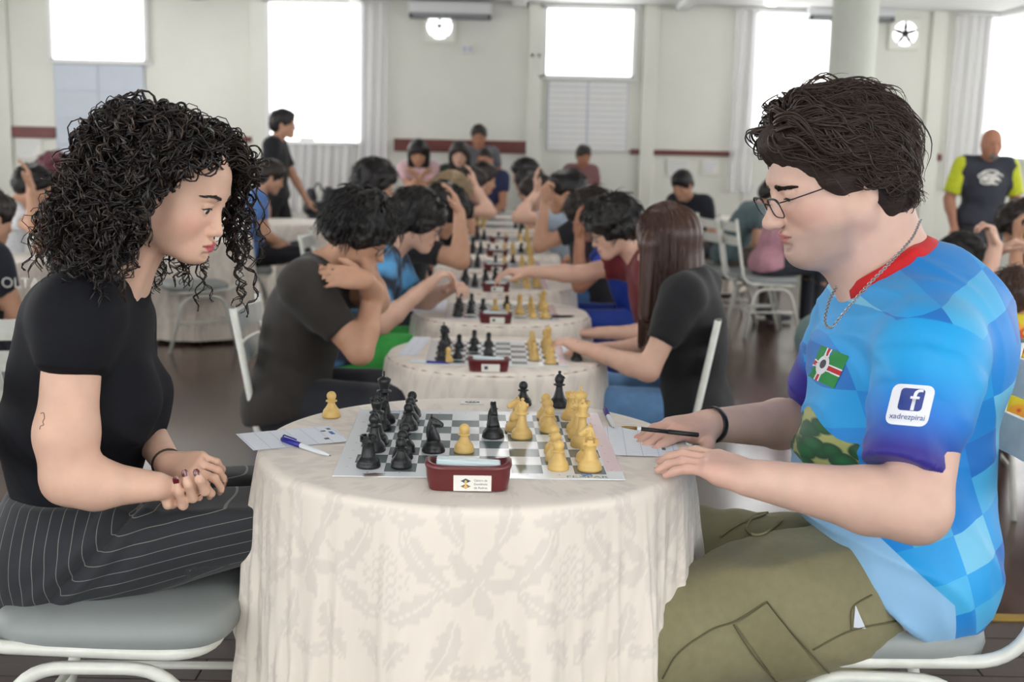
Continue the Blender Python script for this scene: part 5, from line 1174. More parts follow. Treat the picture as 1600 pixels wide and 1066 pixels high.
slr = N_('ShaderNodeValToRGB'); slr.color_ramp.elements[0].color = (*srgb(20, 164, 232), 1); slr.color_ramp.elements[0].position = .25; slr.color_ramp.elements[1].color = (*srgb(44, 34, 140), 1); slr.color_ramp.elements[1].position = .93
e_ = slr.color_ramp.elements.new(.62); e_.color = (*srgb(18, 120, 214), 1); Lk(atr('sleeve_pos'), slr.inputs[0])
def stp(o, lo, hi): n = N_('ShaderNodeMapRange'); n.inputs[1].default_value = lo; n.inputs[2].default_value = hi; Lk(o, n.inputs[0]); return n.outputs[0]
c1 = mixc(stp(atr('sleeve'), .45, .55), rp.outputs[0], slr.outputs[0])
vo = N_('ShaderNodeTexVoronoi'); vo.inputs['Scale'].default_value = 26; mp2 = N_('ShaderNodeMapping'); mp2.inputs['Scale'].default_value = (1, .5, 1.6); Lk(gp.outputs['Position'], mp2.inputs[0]); Lk(mp2.outputs[0], vo.inputs[0])
gr = N_('ShaderNodeValToRGB'); gr.color_ramp.elements[0].color = (*srgb(20, 120, 62), 1); gr.color_ramp.elements[1].color = (*srgb(16, 70, 44), 1); gr.color_ramp.elements[1].position = .6; e_ = gr.color_ramp.elements.new(.72); e_.color = (*srgb(170, 176, 110), 1); Lk(vo.outputs['Distance'], gr.inputs[0])
c2_ = mixc(stp(atr('belly_print'), .49, .51), c1, gr.outputs[0]); c3 = mixc(stp(atr('hem_panel'), .49, .51), c2_, srgb(150, 200, 240)); Lk(c3, b.inputs['Base Color'])
C = SDF(); man_torso(C, .006)
sl_e = W(1413, 737, 1.935); dL = unit(sl_e-J['sL']); C.rc(J['sL']-A([0, 0, 0]), J['sL']+(sl_e-J['sL'])*.5, .088, .086, .05); C.cc(J['sL']+dL*.03, sl_e, .088, .0735, .02)
sr_e = J['sR']+(J['eR']-J['sR'])*.55; C.rc(J['sR'], sr_e, .082, .075, .04); C.cc(J['sR'], sr_e, .082, .08, .015)
nd = unit(hc-RH[:, 2]*.07*hs-J['neck']+A([.0, 0, .02])); C.rc(J['neck']-nd*.005+A([-.012, -.005, .018]), J['neck']+nd*.22, .080, .135, .012, 's')
h_a, h_b = W(1236, 812, 2.1), W(1452, 1004, 2.08); hv = h_b-h_a; hn = unit(np.cross(hv, A([0, 1.0, 0]))); hn = hn if hn[2] < 0 else -hn
C.pl(h_a, hn, .004)
hemflap = SDF()
def sh_f(V, N):
    t = np.clip((V-J['sL'])@dL/np.linalg.norm(sl_e-J['sL']), 0, 1); z = V[:, 2]; lowb = np.clip((W(1400, 640, 2.28)[2]-z)/.18, 0, 1)
    cr = (1-np.abs(np.sin((V@unit(A([.55, .15, 1.0])))*34+2.2*wav(V, 12, 6))))**2-.25; cr2 = (1-np.abs(np.sin((V@unit(A([.95, .1, .35])))*27+2.0*wav(V, 10, 16))))**2-.25; return .004*wav(V, 24, 12)+(.004+.008*lowb)*cr*np.clip(.55+((V-J['chest'])@RT)[:, 0]/.25, .15, 1)+.011*(1-.7*lowb)*cr2*(.5+.5*wav(V, 9, 21))-.004*np.exp(-((V@unit(A([.8, 0, .6]))-J['sL']@unit(A([.8, 0, .6]))+.09)/.012)**2)
V, F = C.mesh(.0065, disp=sh_f)
tL_ = (V-J['sL'])@dL; ax = np.linalg.norm((V-J['sL'])-tL_[:, None]*dL, axis=1); Lsl = np.linalg.norm(sl_e-J['sL'])
slv = .5+np.clip(np.minimum(np.minimum(tL_+.03, .100-ax), J['chest'][1]-.130-V[:, 1])/.03, -.5, .5); spos = np.clip(tL_/Lsl, 0, 1)
dR = unit(sr_e-J['sR']); tR_ = (V-J['sR'])@dR; axr = np.linalg.norm((V-J['sR'])-tR_[:, None]*dR, axis=1); m2 = (tR_ > .02) & (axr < .09) & (V[:, 1] > J['chest'][1]+.14); slv[m2] = 1; spos[m2] = np.clip(tR_[m2]/np.linalg.norm(sr_e-J['sR'])+.3, 0, 1)
q = (V-W(1392, 735, 2.275))@RT; bel = .5+np.clip(np.minimum(np.minimum(q[:, 0]-.05, W(1250, 672, 2.15)[2]+.018*np.sin(q[:, 1]*26+1)-V[:, 2]), .16-q[:, 1])/.02, -.5, .5)
hp_ = .5+np.clip(np.minimum((V-h_a)@hn+.085, q[:, 0]+.03-.3*np.maximum(0, -(V-h_a)@hn-.03))/.02, -.5, .5)
sho = link('shirt', mesh('shirt', V, F, attrs={'sleeve': slv, 'sleeve_pos': spos, 'belly_print': np.minimum(bel, 1-hp_)*(1-slv), 'hem_panel': hp_*(1-slv)}), m_sh, root)
bvs = BVHTree.FromPolygons([tuple(v) for v in V.tolist()], [tuple(f) for f in F.tolist()])
# collar, chain
m_red = cloth_mat('red_collar', srgb(206, 20, 26)); cpts = []
cpx = [(1308, 441, 2.20), (1330, 452, 2.165), (1362, 444, 2.155), (1400, 420, 2.17), (1432, 392, 2.21), (1456, 366, 2.28), (1452, 358, 2.36), (1420, 372, 2.44), (1370, 400, 2.46), (1330, 425, 2.40), (1308, 438, 2.29)]
cc_ = J['neck']+A([-.012, -.005, .018])-nd*.0
def ringpts(off, rad, n=40):
    e1 = unit(np.cross(nd, A([0, 1., 0]))); e2 = np.cross(nd, e1); out = []
    for k in range(n):
        a_ = 2*math.pi*k/n; dr = math.cos(a_)*e1+math.sin(a_)*e2; p = cc_+nd*off+dr*rad
        h_ = bvs.find_nearest(Vector(p)); out.append(A(h_[0])+A(h_[1])*.003 if h_[0] is not None else p)
    return A(out)
rp0 = ringpts(.035, .100, 60); ks = 60
for _ in range(6): rp0 = (np.roll(rp0, 1, 0)+rp0*2+np.roll(rp0, -1, 0))/4
cb = MB(); cen = rp0.mean(0); Vc = []; Fc = []
for k in range(ks):
    o_ = unit(rp0[k]-cen); o_ = o_-nd*np.dot(o_, nd); o_ = unit(o_)
    for (du, dv) in ((.012, -.014), (.015, -.012), (.006, .008), (-.004, .014), (-.007, .013), (.002, -.004)): Vc.append(rp0[k]+o_*du+nd*dv)
for k in range(ks):
    for j in range(6): Fc.append((k*6+j, k*6+(j+1) % 6, ((k+1) % ks)*6+(j+1) % 6, ((k+1) % ks)*6+j))
cb.add(Vc, Fc, True).build('collar', m_red, sho)
m_chain = mat('chain_steel', srgb(190, 188, 184), .22, metal=1.0)
cpath = smoothpath([W(*q_) for q_ in ((1438, 345, 2.235), (1425, 372, 2.185), (1396, 405, 2.14), (1350, 452, 2.115), (1318, 490, 2.10), (1298, 512, 2.105), (1289, 500, 2.14), (1296, 470, 2.18), (1308, 446, 2.22))], 30)
seg = np.r_[0, np.cumsum(np.linalg.norm(np.diff(cpath, axis=0), axis=1))]; nl = int(seg[-1]/.0052); cm = MB()
for k in range(nl):
    s_ = k*.0052; p = A([np.interp(s_, seg, cpath[:, i]) for i in range(3)]); p2 = A([np.interp(s_+.003, seg, cpath[:, i]) for i in range(3)]); t_ = unit(p2-p)
    for bv_, of in ((bvs, .0022), (bvb, .0022)):
        h_ = bv_.find_nearest(Vector(p))
        if h_[0] is not None and (p-A(h_[0]))@A(h_[1]) < of: p = A(h_[0])+A(h_[1])*of
    a_ = unit(np.cross(t_, A([.2, -1, .1]))); b_ = np.cross(t_, a_); w_ = a_ if k % 2 else b_
    cm.tube([p+t_*.0042*math.cos(x_)+w_*.0026*math.sin(x_) for x_ in np.linspace(0, 6.283, 9)[:-1]], .0008, 4, closed=True)
cm.build('necklace_chain', m_chain, root)
# printed badges on the shirt
def subdiv(poly, n=14):                # filled fan of rings for a star-shaped outline
    P = A(poly); c = P.mean(0); Q = []
    for i in range(len(P)):
        for k in range(4): Q.append(P[i]+(P[(i+1) % len(P)]-P[i])*k/4)
    Q = A(Q); V_ = [c]+[c+(q_-c)*(j+1)/n for j in range(n) for q_ in Q]; m_ = len(Q); F_ = [(0, 1+i, 1+(i+1) % m_) for i in range(m_)]
    for j in range(n-1):
        for i in range(m_): F_.append((1+j*m_+i, 1+(j+1)*m_+i, 1+(j+1)*m_+(i+1) % m_, 1+j*m_+(i+1) % m_))
    return A(V_), F_
def decal(name, poly, o_, U, Vv, m, off, fill=None, parent=None):
    V_, F_ = fill if fill is not None else subdiv(poly); dr = unit(o_-CAM); P_ = project_decal(np.asarray(V_)[:, :2], None, o_, U, Vv, dr, bvs, off); return link(name, mesh(name, P_, F_), m, parent or sho)
def rrect(w, h, r, n=5): return [(sx*(w/2-r)+r*math.cos(a), sy*(h/2-r)+r*math.sin(a)) for sx, sy, a0 in ((1, 1, 0), (-1, 1, math.pi/2), (-1, -1, math.pi), (1, -1, 1.5*math.pi)) for a in np.linspace(a0, a0+math.pi/2, n)]
o_ = W(1422, 633, 1.96); U = unit(A([1, 0, -.06])); Vv = unit(A([.16, 0, 1.0])); k_ = 1.96/FPX
m_bw = mat('badge_white', srgb(236, 238, 244), .5); m_bb = mat('badge_blue', srgb(40, 62, 140), .5); m_bg = mat('flag_green', srgb(26, 140, 66), .6); m_br = mat('flag_red', srgb(190, 24, 40), .6)
bw = decal('badge', rrect(67*k_, 66*k_, 12*k_), o_, U, Vv, m_bw, .0016)
decal('badge_square', rrect(38*k_, 36*k_, 6*k_), o_+Vv*9*k_, U, Vv, m_bb, .0024, parent=bw)
Vt, Ft = textmesh('f', 50*k_); Vt[:, 0] = Vt[:, 0]*1.25; decal('badge_letter', None, o_+Vv*9*k_+U*5*k_-Vv*2*k_, U, Vv, m_bw, .0032, (Vt, Ft), bw)
Vt, Ft = textmesh('xadrezpirai', 12.5*k_); decal('badge_text', None, o_-Vv*20*k_, U, Vv, m_bb, .0026, (Vt, Ft), bw)
o_ = W(1293, 573, 2.12); k_ = 2.12/FPX; U = unit(A([1, 0, -.40])); Vv = unit(A([.38, 0, 1.0]))
fg = decal('flag', [(-25*k_, -29*k_), (25*k_, -29*k_), (25*k_, 29*k_), (-25*k_, 29*k_)], o_, U, Vv, m_bg, .0016)
for (w_, h_, cx, cy, m_, of) in ((50, 13, 0, -2, m_bw, .0022), (9, 58, -9, 0, m_bw, .0022), (50, 8, 0, -2, m_br, .0027), (4.5, 58, -9, 0, m_br, .0027)):
    decal('flag_stripe', [((cx-w_/2)*k_, (cy-h_/2)*k_), ((cx+w_/2)*k_, (cy-h_/2)*k_), ((cx+w_/2)*k_, (cy+h_/2)*k_), ((cx-w_/2)*k_, (cy+h_/2)*k_)], o_, U, Vv, m_, of, parent=fg)
decal('flag_shield', [((-9+10*math.cos(a))*k_, (-1+17*math.sin(a))*k_) for a in np.linspace(0, 6.28, 20)[:-1]], o_, U, Vv, m_bw, .0033, parent=fg)
decal('flag_crest', [((-9+5*math.cos(a))*k_, (1+8*math.sin(a))*k_) for a in np.linspace(0, 6.28, 14)[:-1]], o_, U, Vv, m_ink, .0038, parent=fg)
# khaki trousers
m_kh = mat('khaki', srgb(134, 128, 96), .85, var=.08, vscale=60, bump=.15, bscale=600, sheen=.1)
T = SDF(); hp = J['hip']; T.rc(W(1385, 925, 2.17), W(1385, 925, 2.40), .112, .112, .05)
T.rc(W(1310, 945, 2.13), J['kL'], .132, .112, .05); T.rc(W(1290, 900, 2.14), W(1200, 905, 2.12), .10, .10, .06); T.rc(J['hR'], J['kR'], .13, .10, .05)
for q in 'RL': T.rc(J['k'+q], J['a'+q]+A([0, 0, .05]), .10, .085, .04)
T.pl(A([0, 0, PZ+.03]), A([0, 0, -1.]), .004); T.pl(W(1400, 800, 2.2), A([-.2, 0, 1.0]), .004)
def kh_f(V, N): return .005*wav(V, 17, 31)+.009*((1-np.abs(np.sin((V@unit(A([.8, .1, .55])))*24+2.2*wav(V, 8, 36))))**2-.25)*(.5+.5*wav(V, 6, 39))+.003*np.sin((V@unit(A([.9, .1, -.5])))*52+2.5*wav(V, 11, 33))*np.exp(-((V[:, 0]-J['hL'][0]+.1)/.16)**2)
V, F = T.mesh(.008, disp=kh_f); tro = link('trousers', mesh('trousers', V, F), m_kh, root)
bvt = BVHTree.FromPolygons([tuple(v) for v in V.tolist()], [tuple(f) for f in F.tolist()])
m_seam = mat('khaki_seam', srgb(100, 94, 68), .9); m_flap = mat('khaki_pocket', srgb(130, 124, 92), .85, var=.08, vscale=60, bump=.15, bscale=600)
def on_tr(pts, d0=1.9, of=.002):
    out = []
    for x_, y_ in pts:
        p = W(x_, y_, 1.5); dr = unit(p-CAM); h_ = bvt.ray_cast(Vector(p), Vector(dr)); out.append(A(h_[0])+A(h_[1])*of if h_[0] is not None else W(x_, y_, 2.0))
    return A(out)
for pts in (((1035, 1060), (1060, 1020), (1110, 985), (1150, 970), (1198, 940)), ((1198, 940), (1235, 985), (1300, 1056)), ((1146, 976), (1175, 1020), (1215, 1066)), ((1270, 1015), (1330, 985), (1400, 970)), ((1330, 985), (1332, 950), (1362, 930))):
    Q = on_tr(smoothpath([A([a_, b_, 0]) for a_, b_ in pts], 8)[:, :2].tolist()); MB().tube(Q, .0016, 5).build('seam', m_seam, tro)
pf = subdiv([(1198, 943), (1150, 976), (1212, 1062), (1285, 1050)], 10); Vp = on_tr(pf[0].tolist(), of=.004); link('cargo_pocket', mesh('cargo_pocket', Vp, pf[1]), m_flap, tro)
pf = subdiv([(1336, 945), (1352, 982), (1333, 980)], 6); Vp = on_tr(pf[0].tolist(), of=.003); link('pocket_lining', mesh('pocket_lining', Vp, pf[1]), m_grey, tro)
for pts in (((1222, 815), (1196, 836), (1176, 838), (1166, 826), (1178, 808), (1200, 804)), ((1196, 806), (1160, 818), (1124, 840))):
    Q = on_tr(smoothpath([A([a_, b_, 0]) for a_, b_ in pts], 8)[:, :2].tolist(), of=.004); MB().tube(Q, .003, 6).build('drawstring', m_flap, tro)
for q in 'RL':
    S_ = SDF(); shoe_sdf(S_, J['a'+q], A([-1., 0, 0]), 1.1); S_.pl((0, 0, PZ+.002), (0, 0, -1), .003); V, F = S_.mesh(.009); link('shoe', mesh('shoe', V, F), mat('shoe_black', (.02, .02, .022), .4), root)
# wavy hair
m_wav = mat('wavy_hair', srgb(64, 49, 42), .36, var=.4, vscale=45)
S = SDF(); E = lambda x, y, z, a, b2, g_, k=.03, m='u': S.el(hc+RH@(A([x, y, z])*hs), (a*hs, b2*hs, g_*hs), RH, k, m)
E(-.025, 0, .044, .106, .090, .096); E(-.07, 0, .0, .078, .086, .085, .04); E(-.078, 0, -.05, .055, .07, .055, .04); E(.045, 0, .084, .048, .064, .034, .03)
E(.115, 0, -.035, .068, .10, .098, .012, 's'); E(.055, 0, -.105, .095, .14, .085, .015, 's')
for y in (-1, 1): E(-.002, y*.080, .010, .038, .018, .030, .02)
E(.105, 0, -.03, .072, .11, .085, .01, 's')
V, F = S.mesh(.006, disp=lambda V, N: .004*wav(V, 60, 3)+.003*wav(V, 130, 5)); ho = link('hair', mesh('hair', V, F), mat('wavy_hair_core', srgb(50, 38, 33), .6, spec=.3, var=.5, vscale=90, bump=1.0, bscale=170, stretch=(.35, 1, 1.6)), root)
r_ = np.random.default_rng(5); per, M = 5, 18; u = np.linspace(0, 1, M)
def hull(n, hz=.102): return 1/np.sqrt((n[..., 0]/.116)**2+(n[..., 1]/.094)**2+(n[..., 2]/np.where(n[..., 2] > 0, .102, hz))**2)
ctr = A([-.022, 0, .040])
def locks(NL, z0, z1, x_lo, x_hi, lift, Lr, seed, quiff=0.0, hz=.102):
    r_ = np.random.default_rng(seed); th = r_.uniform(-math.pi, math.pi, NL*3); zc = r_.uniform(z0, z1, NL*3); cz = np.sqrt(1-zc**2); n0 = np.stack([cz*np.cos(th), cz*np.sin(th), zc], 1)
    n0 = n0[(n0[:, 0] > x_lo) & (n0[:, 0] < x_hi) & ~((n0[:, 0] > .42) & (n0[:, 2] < .45)) & ~((n0[:, 0] > .25) & (n0[:, 2] < -.05))][:NL]; N = len(n0)
    sd = np.where(n0[:, 1] > 0, 1, -1)*(np.abs(n0[:, 1])*1.0+.22)
    n1 = np.stack([n0[:, 0]*.2-.72, sd, n0[:, 2]*.3-.62-.25*r_.random(N)], 1); n1 /= np.linalg.norm(n1, axis=1, keepdims=True)
    om = np.arccos(np.clip(np.sum(n0*n1, 1), -.985, .985)); L = r_.uniform(Lr[0], Lr[1], N)/(.11*om); L = np.clip(L, .3, 1.15); tt = u[None, :]*L[:, None]
    sl = (np.sin((1-tt)*om[:, None])[..., None]*n0[:, None]+np.sin(tt*om[:, None])[..., None]*n1[:, None])/np.sin(om)[:, None, None]
    sn_ = sl/np.linalg.norm(sl, axis=2, keepdims=True)
    rr = hull(sn_, hz)*(1.0+.035*r_.normal(size=N)[:, None])+lift*np.sin(np.clip(u*2.4, 0, 2.2))[None, :]*r_.uniform(.5, 1.5, N)[:, None]+.026*np.clip(u-.65, 0, 1)[None, :]*r_.uniform(-.6, 2.0, N)[:, None]+quiff*np.exp(-((u-.25)/.22)**2)[None, :]*r_.uniform(.4, 1.3, N)[:, None]
    P = ctr+sn_*rr[..., None]; bn = np.cross(np.gradient(P, axis=1), sn_); bn /= np.linalg.norm(bn, axis=2, keepdims=True)+1e-9
    wv = r_.uniform(.007, .015, N)[:, None]*np.sin(2*math.pi*(u[None, :]*r_.uniform(1.0, 1.9, N)[:, None]+r_.random(N)[:, None]))*np.clip(u*3, 0, 1)[None, :]
    P = P+bn*wv[..., None]+sn_*(.6*np.roll(wv, 3, 1))[..., None]*np.clip(u*2-.4, 0, 1)[None, :, None]
    return [P+r_.normal(0, 1, (N, 3))[:, None, :]*(.0030+.0022*u[None, :, None]) for k in range(per)]
allP = locks(320, -.05, 1.0, -1, 1, .018, (.09, .16), 3)+locks(380, -.80, .3, -1, .22, .012, (.05, .10), 4, 0, .17)+locks(90, .45, .95, .25, 1, .016, (.10, .17), 6, .018)
P = np.concatenate(allP); P = hc+(P*hs)@RH.T; fl = ((P-hc)@RH)/hs
keep = ~(((fl[..., 0] > .055) & (fl[..., 2] < .05)).any(1) | ((fl[..., 0] > .012) & (fl[..., 2] < -.022)).any(1) | (fl[..., 2] < -.125).any(1) | ((fl[..., 0] > -.052) & (fl[..., 2] < -.026)).any(1)); P = P[keep]
V, F = strands(P, np.clip(1.15-u, .2, 1)[None, :]*r_.uniform(.0013, .0027, len(P))[:, None], 3); tag(link('hair_locks', mesh('hair_locks', V, F), m_wav, ho), kind='stuff')
# pen in the hand, wrist band
p, q_ = W(971, 667, 2.235), W(1092, 680, 2.24); o = empty('pen', p, 0, 'clear ballpoint pen with black cap between the fingers of the man in blue', 'pen'); d_ = q_-p
MB().tube([p, p+d_*.06, p+d_*.2], [.0008, .0022, .0036], 8).build('tip', mat('brass', srgb(150, 120, 60), .3, metal=.8), o); MB().tube([p+d_*.2, p+d_*.62], .0038, 10).build('barrel', m_penw, o); MB().tube([p+d_*.25, p+d_*.6], .0041, 8).build('ink_tube', m_black, o); MB().tube([p+d_*.6, p+d_*.99, q_], [.0046, .0046, .003], 10).build('pen_cap', m_black, o)
dw = unit(J['wR']-J['eR']); e1 = unit(np.cross(dw, Z3)); e2 = np.cross(dw, e1); wb = J['wR']-dw*.012; V = []; F = []
for k in range(40):
    a = 2*math.pi*k/40; dr = math.cos(a)*e1+math.sin(a)*e2
    for (ro, ax_) in ((.0352, -.007), (.0375, -.006), (.0375, .006), (.0352, .007)): V.append(wb+dr*ro+dw*ax_)
for k in range(40):
    for j in range(4): F.append((k*4+j, k*4+(j+1) % 4, ((k+1) % 40)*4+(j+1) % 4, ((k+1) % 40)*4+j))
MB().add(V, F, True).build('wrist_band', m_black, root)
# ================================================================== the other people in the hall
def at(px, d): return W(px, 300, d)[0], d
def cp(p, yaw, back=.0): return p[0]-math.cos(yaw)*back, p[1]-math.sin(yaw)*back
# --- second table, left: man in the brown shirt
p = at(462, 4.36)
person(p, -.05, 'man in dark brown shirt with messy black hair, chin on his hand', srgb(46, 41, 37), 'mid', ('mop', 'black'), srgb(34, 36, 44), s=1.05, hx=567, lean=.20, headyaw=-.25, headpitch=.55, L=W(572, 438, 4.11), R=W(588, 446, 4.28), poleR=A([.6, -.3, -1]), poleL=A([.7, .2, -.6]), hdirL=A([-1, -.03, .12]), hdirR=A([-.4, .2, 1]), sleeve=.68, girth=1.12, h=.0068, neckfwd=.075, curlL=.2, curlR=.75, npL=A([0, .85, -.5]), npR=A([-1., .3, 0]), hairn=700, glass=True)
p = (W(366, 460, 4.2)[0]+.345, 4.36); chair(p[0], p[1]+.02, 0, .0, 'white chair behind the man in the brown shirt')
p = at(1072, 4.36)
R_ = person(p, math.pi-.35, 'girl in black shirt and jeans with long straight brown hair hiding her face', srgb(17, 18, 22), 'light', None, srgb(98, 140, 186), s=1.0, hx=1044, lean=.06, headpitch=.35, L=W(918, 545, 4.28), R=W(930, 548, 4.45), sleeve=.62, h=.0068, bust=.8, neckfwd=.05)
hc, RH = R_[2], R_[3]; S = SDF(); E = lambda x, y, z, a, b2, g_, k=.03, m='u': S.el(hc+RH@A([x, y, z]), (a, b2, g_), RH, k, m)
E(-.02, 0, .035, .112, .092, .098); m_long = mat('long_brown_hair', srgb(74, 48, 38), .34, var=.3, vscale=30, stretch=(8, 8, 1))
S.rc(hc+RH@A([-.05, 0, .0]), hc+RH@A([-.075, 0, 0])-Z3*.27, .085, .085, .05); S.rc(hc+RH@A([.035, .065, .0]), hc+RH@A([.03, .075, 0])-Z3*.25, .042, .036, .04); S.rc(hc+RH@A([.035, -.065, .0]), hc+RH@A([.03, -.075, 0])-Z3*.25, .042, .036, .04)
V, F = S.mesh(.007, disp=lambda V, N: .0025*np.sin(np.arctan2(V[:, 1]-hc[1], V[:, 0]-hc[0])*26+1.5*wav(V, 9, 2))); ho = link('hair', mesh('hair', V, F), m_long, R_[0])
r_ = np.random.default_rng(9); n = 900; a = r_.uniform(0, 6.283, n); M = 16; u = np.linspace(0, 1, M); rt = r_.uniform(.1, 1, n)**.5; L_ = r_.uniform(.30, .46, n)
d0 = np.stack([np.cos(a), np.sin(a)], 1); P = []
for k in range(M):
    rr = np.sin(np.clip(u[k]*3.2*1.0, 0, 1.57))*rt**0; x = -.02+(.02*rt+.100*rr)*d0[:, 0]*(1-.12*u[k]); y = (.02*rt+.088*rr)*d0[:, 1]; z = .135*np.cos(np.clip(u[k]*3.2, 0, 1.57))-np.maximum(0, u[k]-.35)*L_*1.25
    P.append(hc+np.stack([x, y], 1)@RH[:, :2].T*1.0+np.outer(np.maximum(z, -.0)*1.0, RH[:, 2])+np.outer(np.minimum(z, 0), Z3)+r_.normal(0, .0012, (n, 3)))
P = np.stack(P, 1); V, F = strands(P, np.linspace(.0022, .0012, M)[None, :], 3); tag(link('hair_strands', mesh('hair_strands', V, F), m_long, ho), kind='stuff')
p = (W(1118, 480, 4.2)[0]-.345, 4.36); chair(p[0], p[1]-.02, 0, math.pi, 'white chair behind the girl with long brown hair')
# --- third table
m_prt = mat('blue_print_tee', srgb(34, 44, 66), .8); nt, b = nodes(m_prt); gp = nt.nodes.new('ShaderNodeNewGeometry'); nz = nt.nodes.new('ShaderNodeTexNoise'); nz.inputs['Scale'].default_value = 7; rp = nt.nodes.new('ShaderNodeValToRGB'); rp.color_ramp.elements[0].color = (*srgb(34, 40, 58), 1); rp.color_ramp.elements[0].position = .45; rp.color_ramp.elements[1].color = (*srgb(90, 160, 210), 1); rp.color_ramp.elements[1].position = .6; nt.links.new(gp.outputs['Position'], nz.inputs[0]); nt.links.new(nz.outputs[0], rp.inputs[0]); nt.links.new(rp.outputs[0], b.inputs['Base Color'])
p = at(590, 5.46)
person(p, 0, 'boy with glasses and black hair in a blue printed shirt, left of the third table', m_prt, 'light', ('mop', 'black'), srgb(70, 186, 84), s=1.0, hx=655, lean=.28, headyaw=-.15, headpitch=.38, L=W(700, 452, 5.35), R=W(665, 448, 5.2), sleeve=.75, girth=1.1, h=.0085, glass=True, neckfwd=.07, curlL=.7, curlR=.7, hairn=300)
chair(p[0]-.04, p[1], 0, 0, 'white chair of the boy in the blue printed shirt')
p = at(1008, 5.46)
person(p, math.pi+.1, 'boy in maroon shirt and glasses reaching out to move a chessman', srgb(112, 28, 38), 'light', ('mop', 'black'), srgb(40, 60, 130), s=1.0, hx=958, lean=.30, headyaw=.12, headpitch=.42, R=W(822, 425, 5.5), L=W(935, 520, 5.25), poleR=A([0, .3, -1]), sleeve=.6, h=.0085, glass=True, neckfwd=.06, curlR=.5, hairn=300)
chair(p[0]-.08, p[1], 0, math.pi, 'white chair of the boy in the maroon shirt')
# --- fourth to seventh tables
def pl(px, d, side, label, shirt, hair, **k):
    p = at(px, d); yw = 0 if side == 'L' else math.pi; r = person(p, k.pop('yaw', yw), label, shirt, k.pop('skin', 'mid'), hair, h=k.pop('h', .011), hairn=k.pop('hairn', 120), **k)
    p = (r[1]['hip'][0], d); chair(p[0]+(.08 if side == 'L' else -.10), p[1], 0, yw, 'white chair under the '+' '.join(label.split()[:11])); return r
def NUMW(d): return {6: 'four', 7: 'five', 8: 'six', 9: 'seven'}.get(int(d), 'eight')
pl(655, 6.45, 'L', 'heavy set man in black shirt holding his raised hand to his head', srgb(26, 26, 30), ('mop', 'black'), hx=695, lean=.30, headpitch=.6, R=W(718, 332, 6.25), L=W(700, 450, 6.5), poleR=A([.8, -.3, -1]), hdirR=A([-.3, 0, 1]), girth=1.15, sleeve=.6, neckfwd=.06, h=.009)
pl(545, 7.4, 'L', 'player with a round black head of hair behind the brown shirted man', srgb(40, 44, 58), ('mop', 'black'), hx=587, lean=.1, headpitch=.2, s=1.06)
pl(665, 8.3, 'L', 'player with fair hair in the left line of players', srgb(120, 120, 128), ('mop', 'blond'), hx=706, lean=.3, headpitch=.5, skin='light')
pl(700, 9.25, 'L', 'player in black shirt with both hands on the face', srgb(22, 24, 30), ('short', 'dark'), hx=738, lean=.25, headpitch=.35, R=W(742, 290, 9.15), L=W(744, 292, 9.35), poleR=A([.8, -.4, -1]), poleL=A([.8, .4, -1]), hdirR=A([-.2, 0, 1]), hdirL=A([-.2, 0, 1]), skin='light')
pl(715, 10.4, 'L', 'small player with dark hair far down the left line', srgb(60, 50, 30), ('short', 'dark'), lean=.2, headpitch=.3)
pl(972, 6.45, 'R', 'dark haired player in a blue and pink shirt hiding his mouth', mat('blue_pink_tee', srgb(36, 74, 190), .7, var=.5, vscale=6), ('mop', 'dark'), hx=922, lean=.34, headpitch=.5, L=W(905, 372, 6.3), R=W(910, 378, 6.55), poleL=A([-.7, -.3, -1]), poleR=A([-.7, .3, -1]), hdirL=A([-.2, 0, 1]), hdirR=A([-.2, 0, 1]), pants=srgb(30, 60, 150), h=.009, skin='tan', hairn=260)
m_polo = cloth_mat('black_polo', srgb(26, 28, 34))
pl(925, 7.45, 'R', 'boy in black polo shirt with striped cuff resting his chin on his fist', m_polo, ('short', 'black'), hx=884, lean=.22, headpitch=.08, L=W(852, 318, 7.35), R=W(900, 400, 7.6), poleL=A([-.6, -.2, -1]), hdirL=A([-.2, 0, 1]), curlL=.9, pants=srgb(70, 110, 160), h=.009, skin='mid', s=1.04)
pl(890, 8.4, 'R', 'player in pale grey shirt bending over the sixth table', srgb(170, 184, 200), ('short', 'dark'), hx=838, lean=.3, headpitch=.45, L=W(840, 300, 8.3), hdirL=A([-.2, 0, 1]), skin='light')
pl(872, 9.4, 'R', 'player in a blue shirt bending over the seventh table', srgb(40, 80, 180), ('short', 'black'), hx=828, lean=.3, headpitch=.4, s=1.02)
pl(855, 10.6, 'R', 'dark haired player at the right of the long table', srgb(70, 70, 76), ('short', 'black'), lean=.15, headpitch=.3, s=1.04)
# --- people along the back wall, on a low bench step
x0, x1 = W(600, 240, 12.9)[0], W(830, 240, 12.9)[0]
tag(MB().box(((x0+x1)/2, 13.05, .31), (x1-x0, .5, .62), bev=.01).build('bench', m_rail), 'dark red wooden bench along the back wall under the seated visitors', 'bench')
person(at(655, 12.85), -math.pi/2, 'woman in a pink top looking down at her phone by the wall', srgb(228, 190, 196), 'mid', ('bob', 'black'), srgb(200, 200, 205), lean=.08, headpitch=.5, seat=.62, h=.014, hairn=0, L=W(648, 272, 12.5), R=W(662, 272, 12.5))
person(at(718, 12.85), -math.pi/2, 'woman in a dark green top with long dark hair sitting by the wall', srgb(44, 62, 50), 'light', ('long', 'dark'), srgb(40, 44, 52), lean=.08, headpitch=.2, seat=.60, h=.014, hairn=0)
person(at(747, 13.45), -math.pi/2, 'man in a grey shirt standing behind the seated visitors', srgb(104, 106, 112), 'tan', ('short', 'dark'), srgb(50, 52, 60), sit=False, lean=0, headpitch=.1, s=.97, h=.014, hairn=0)
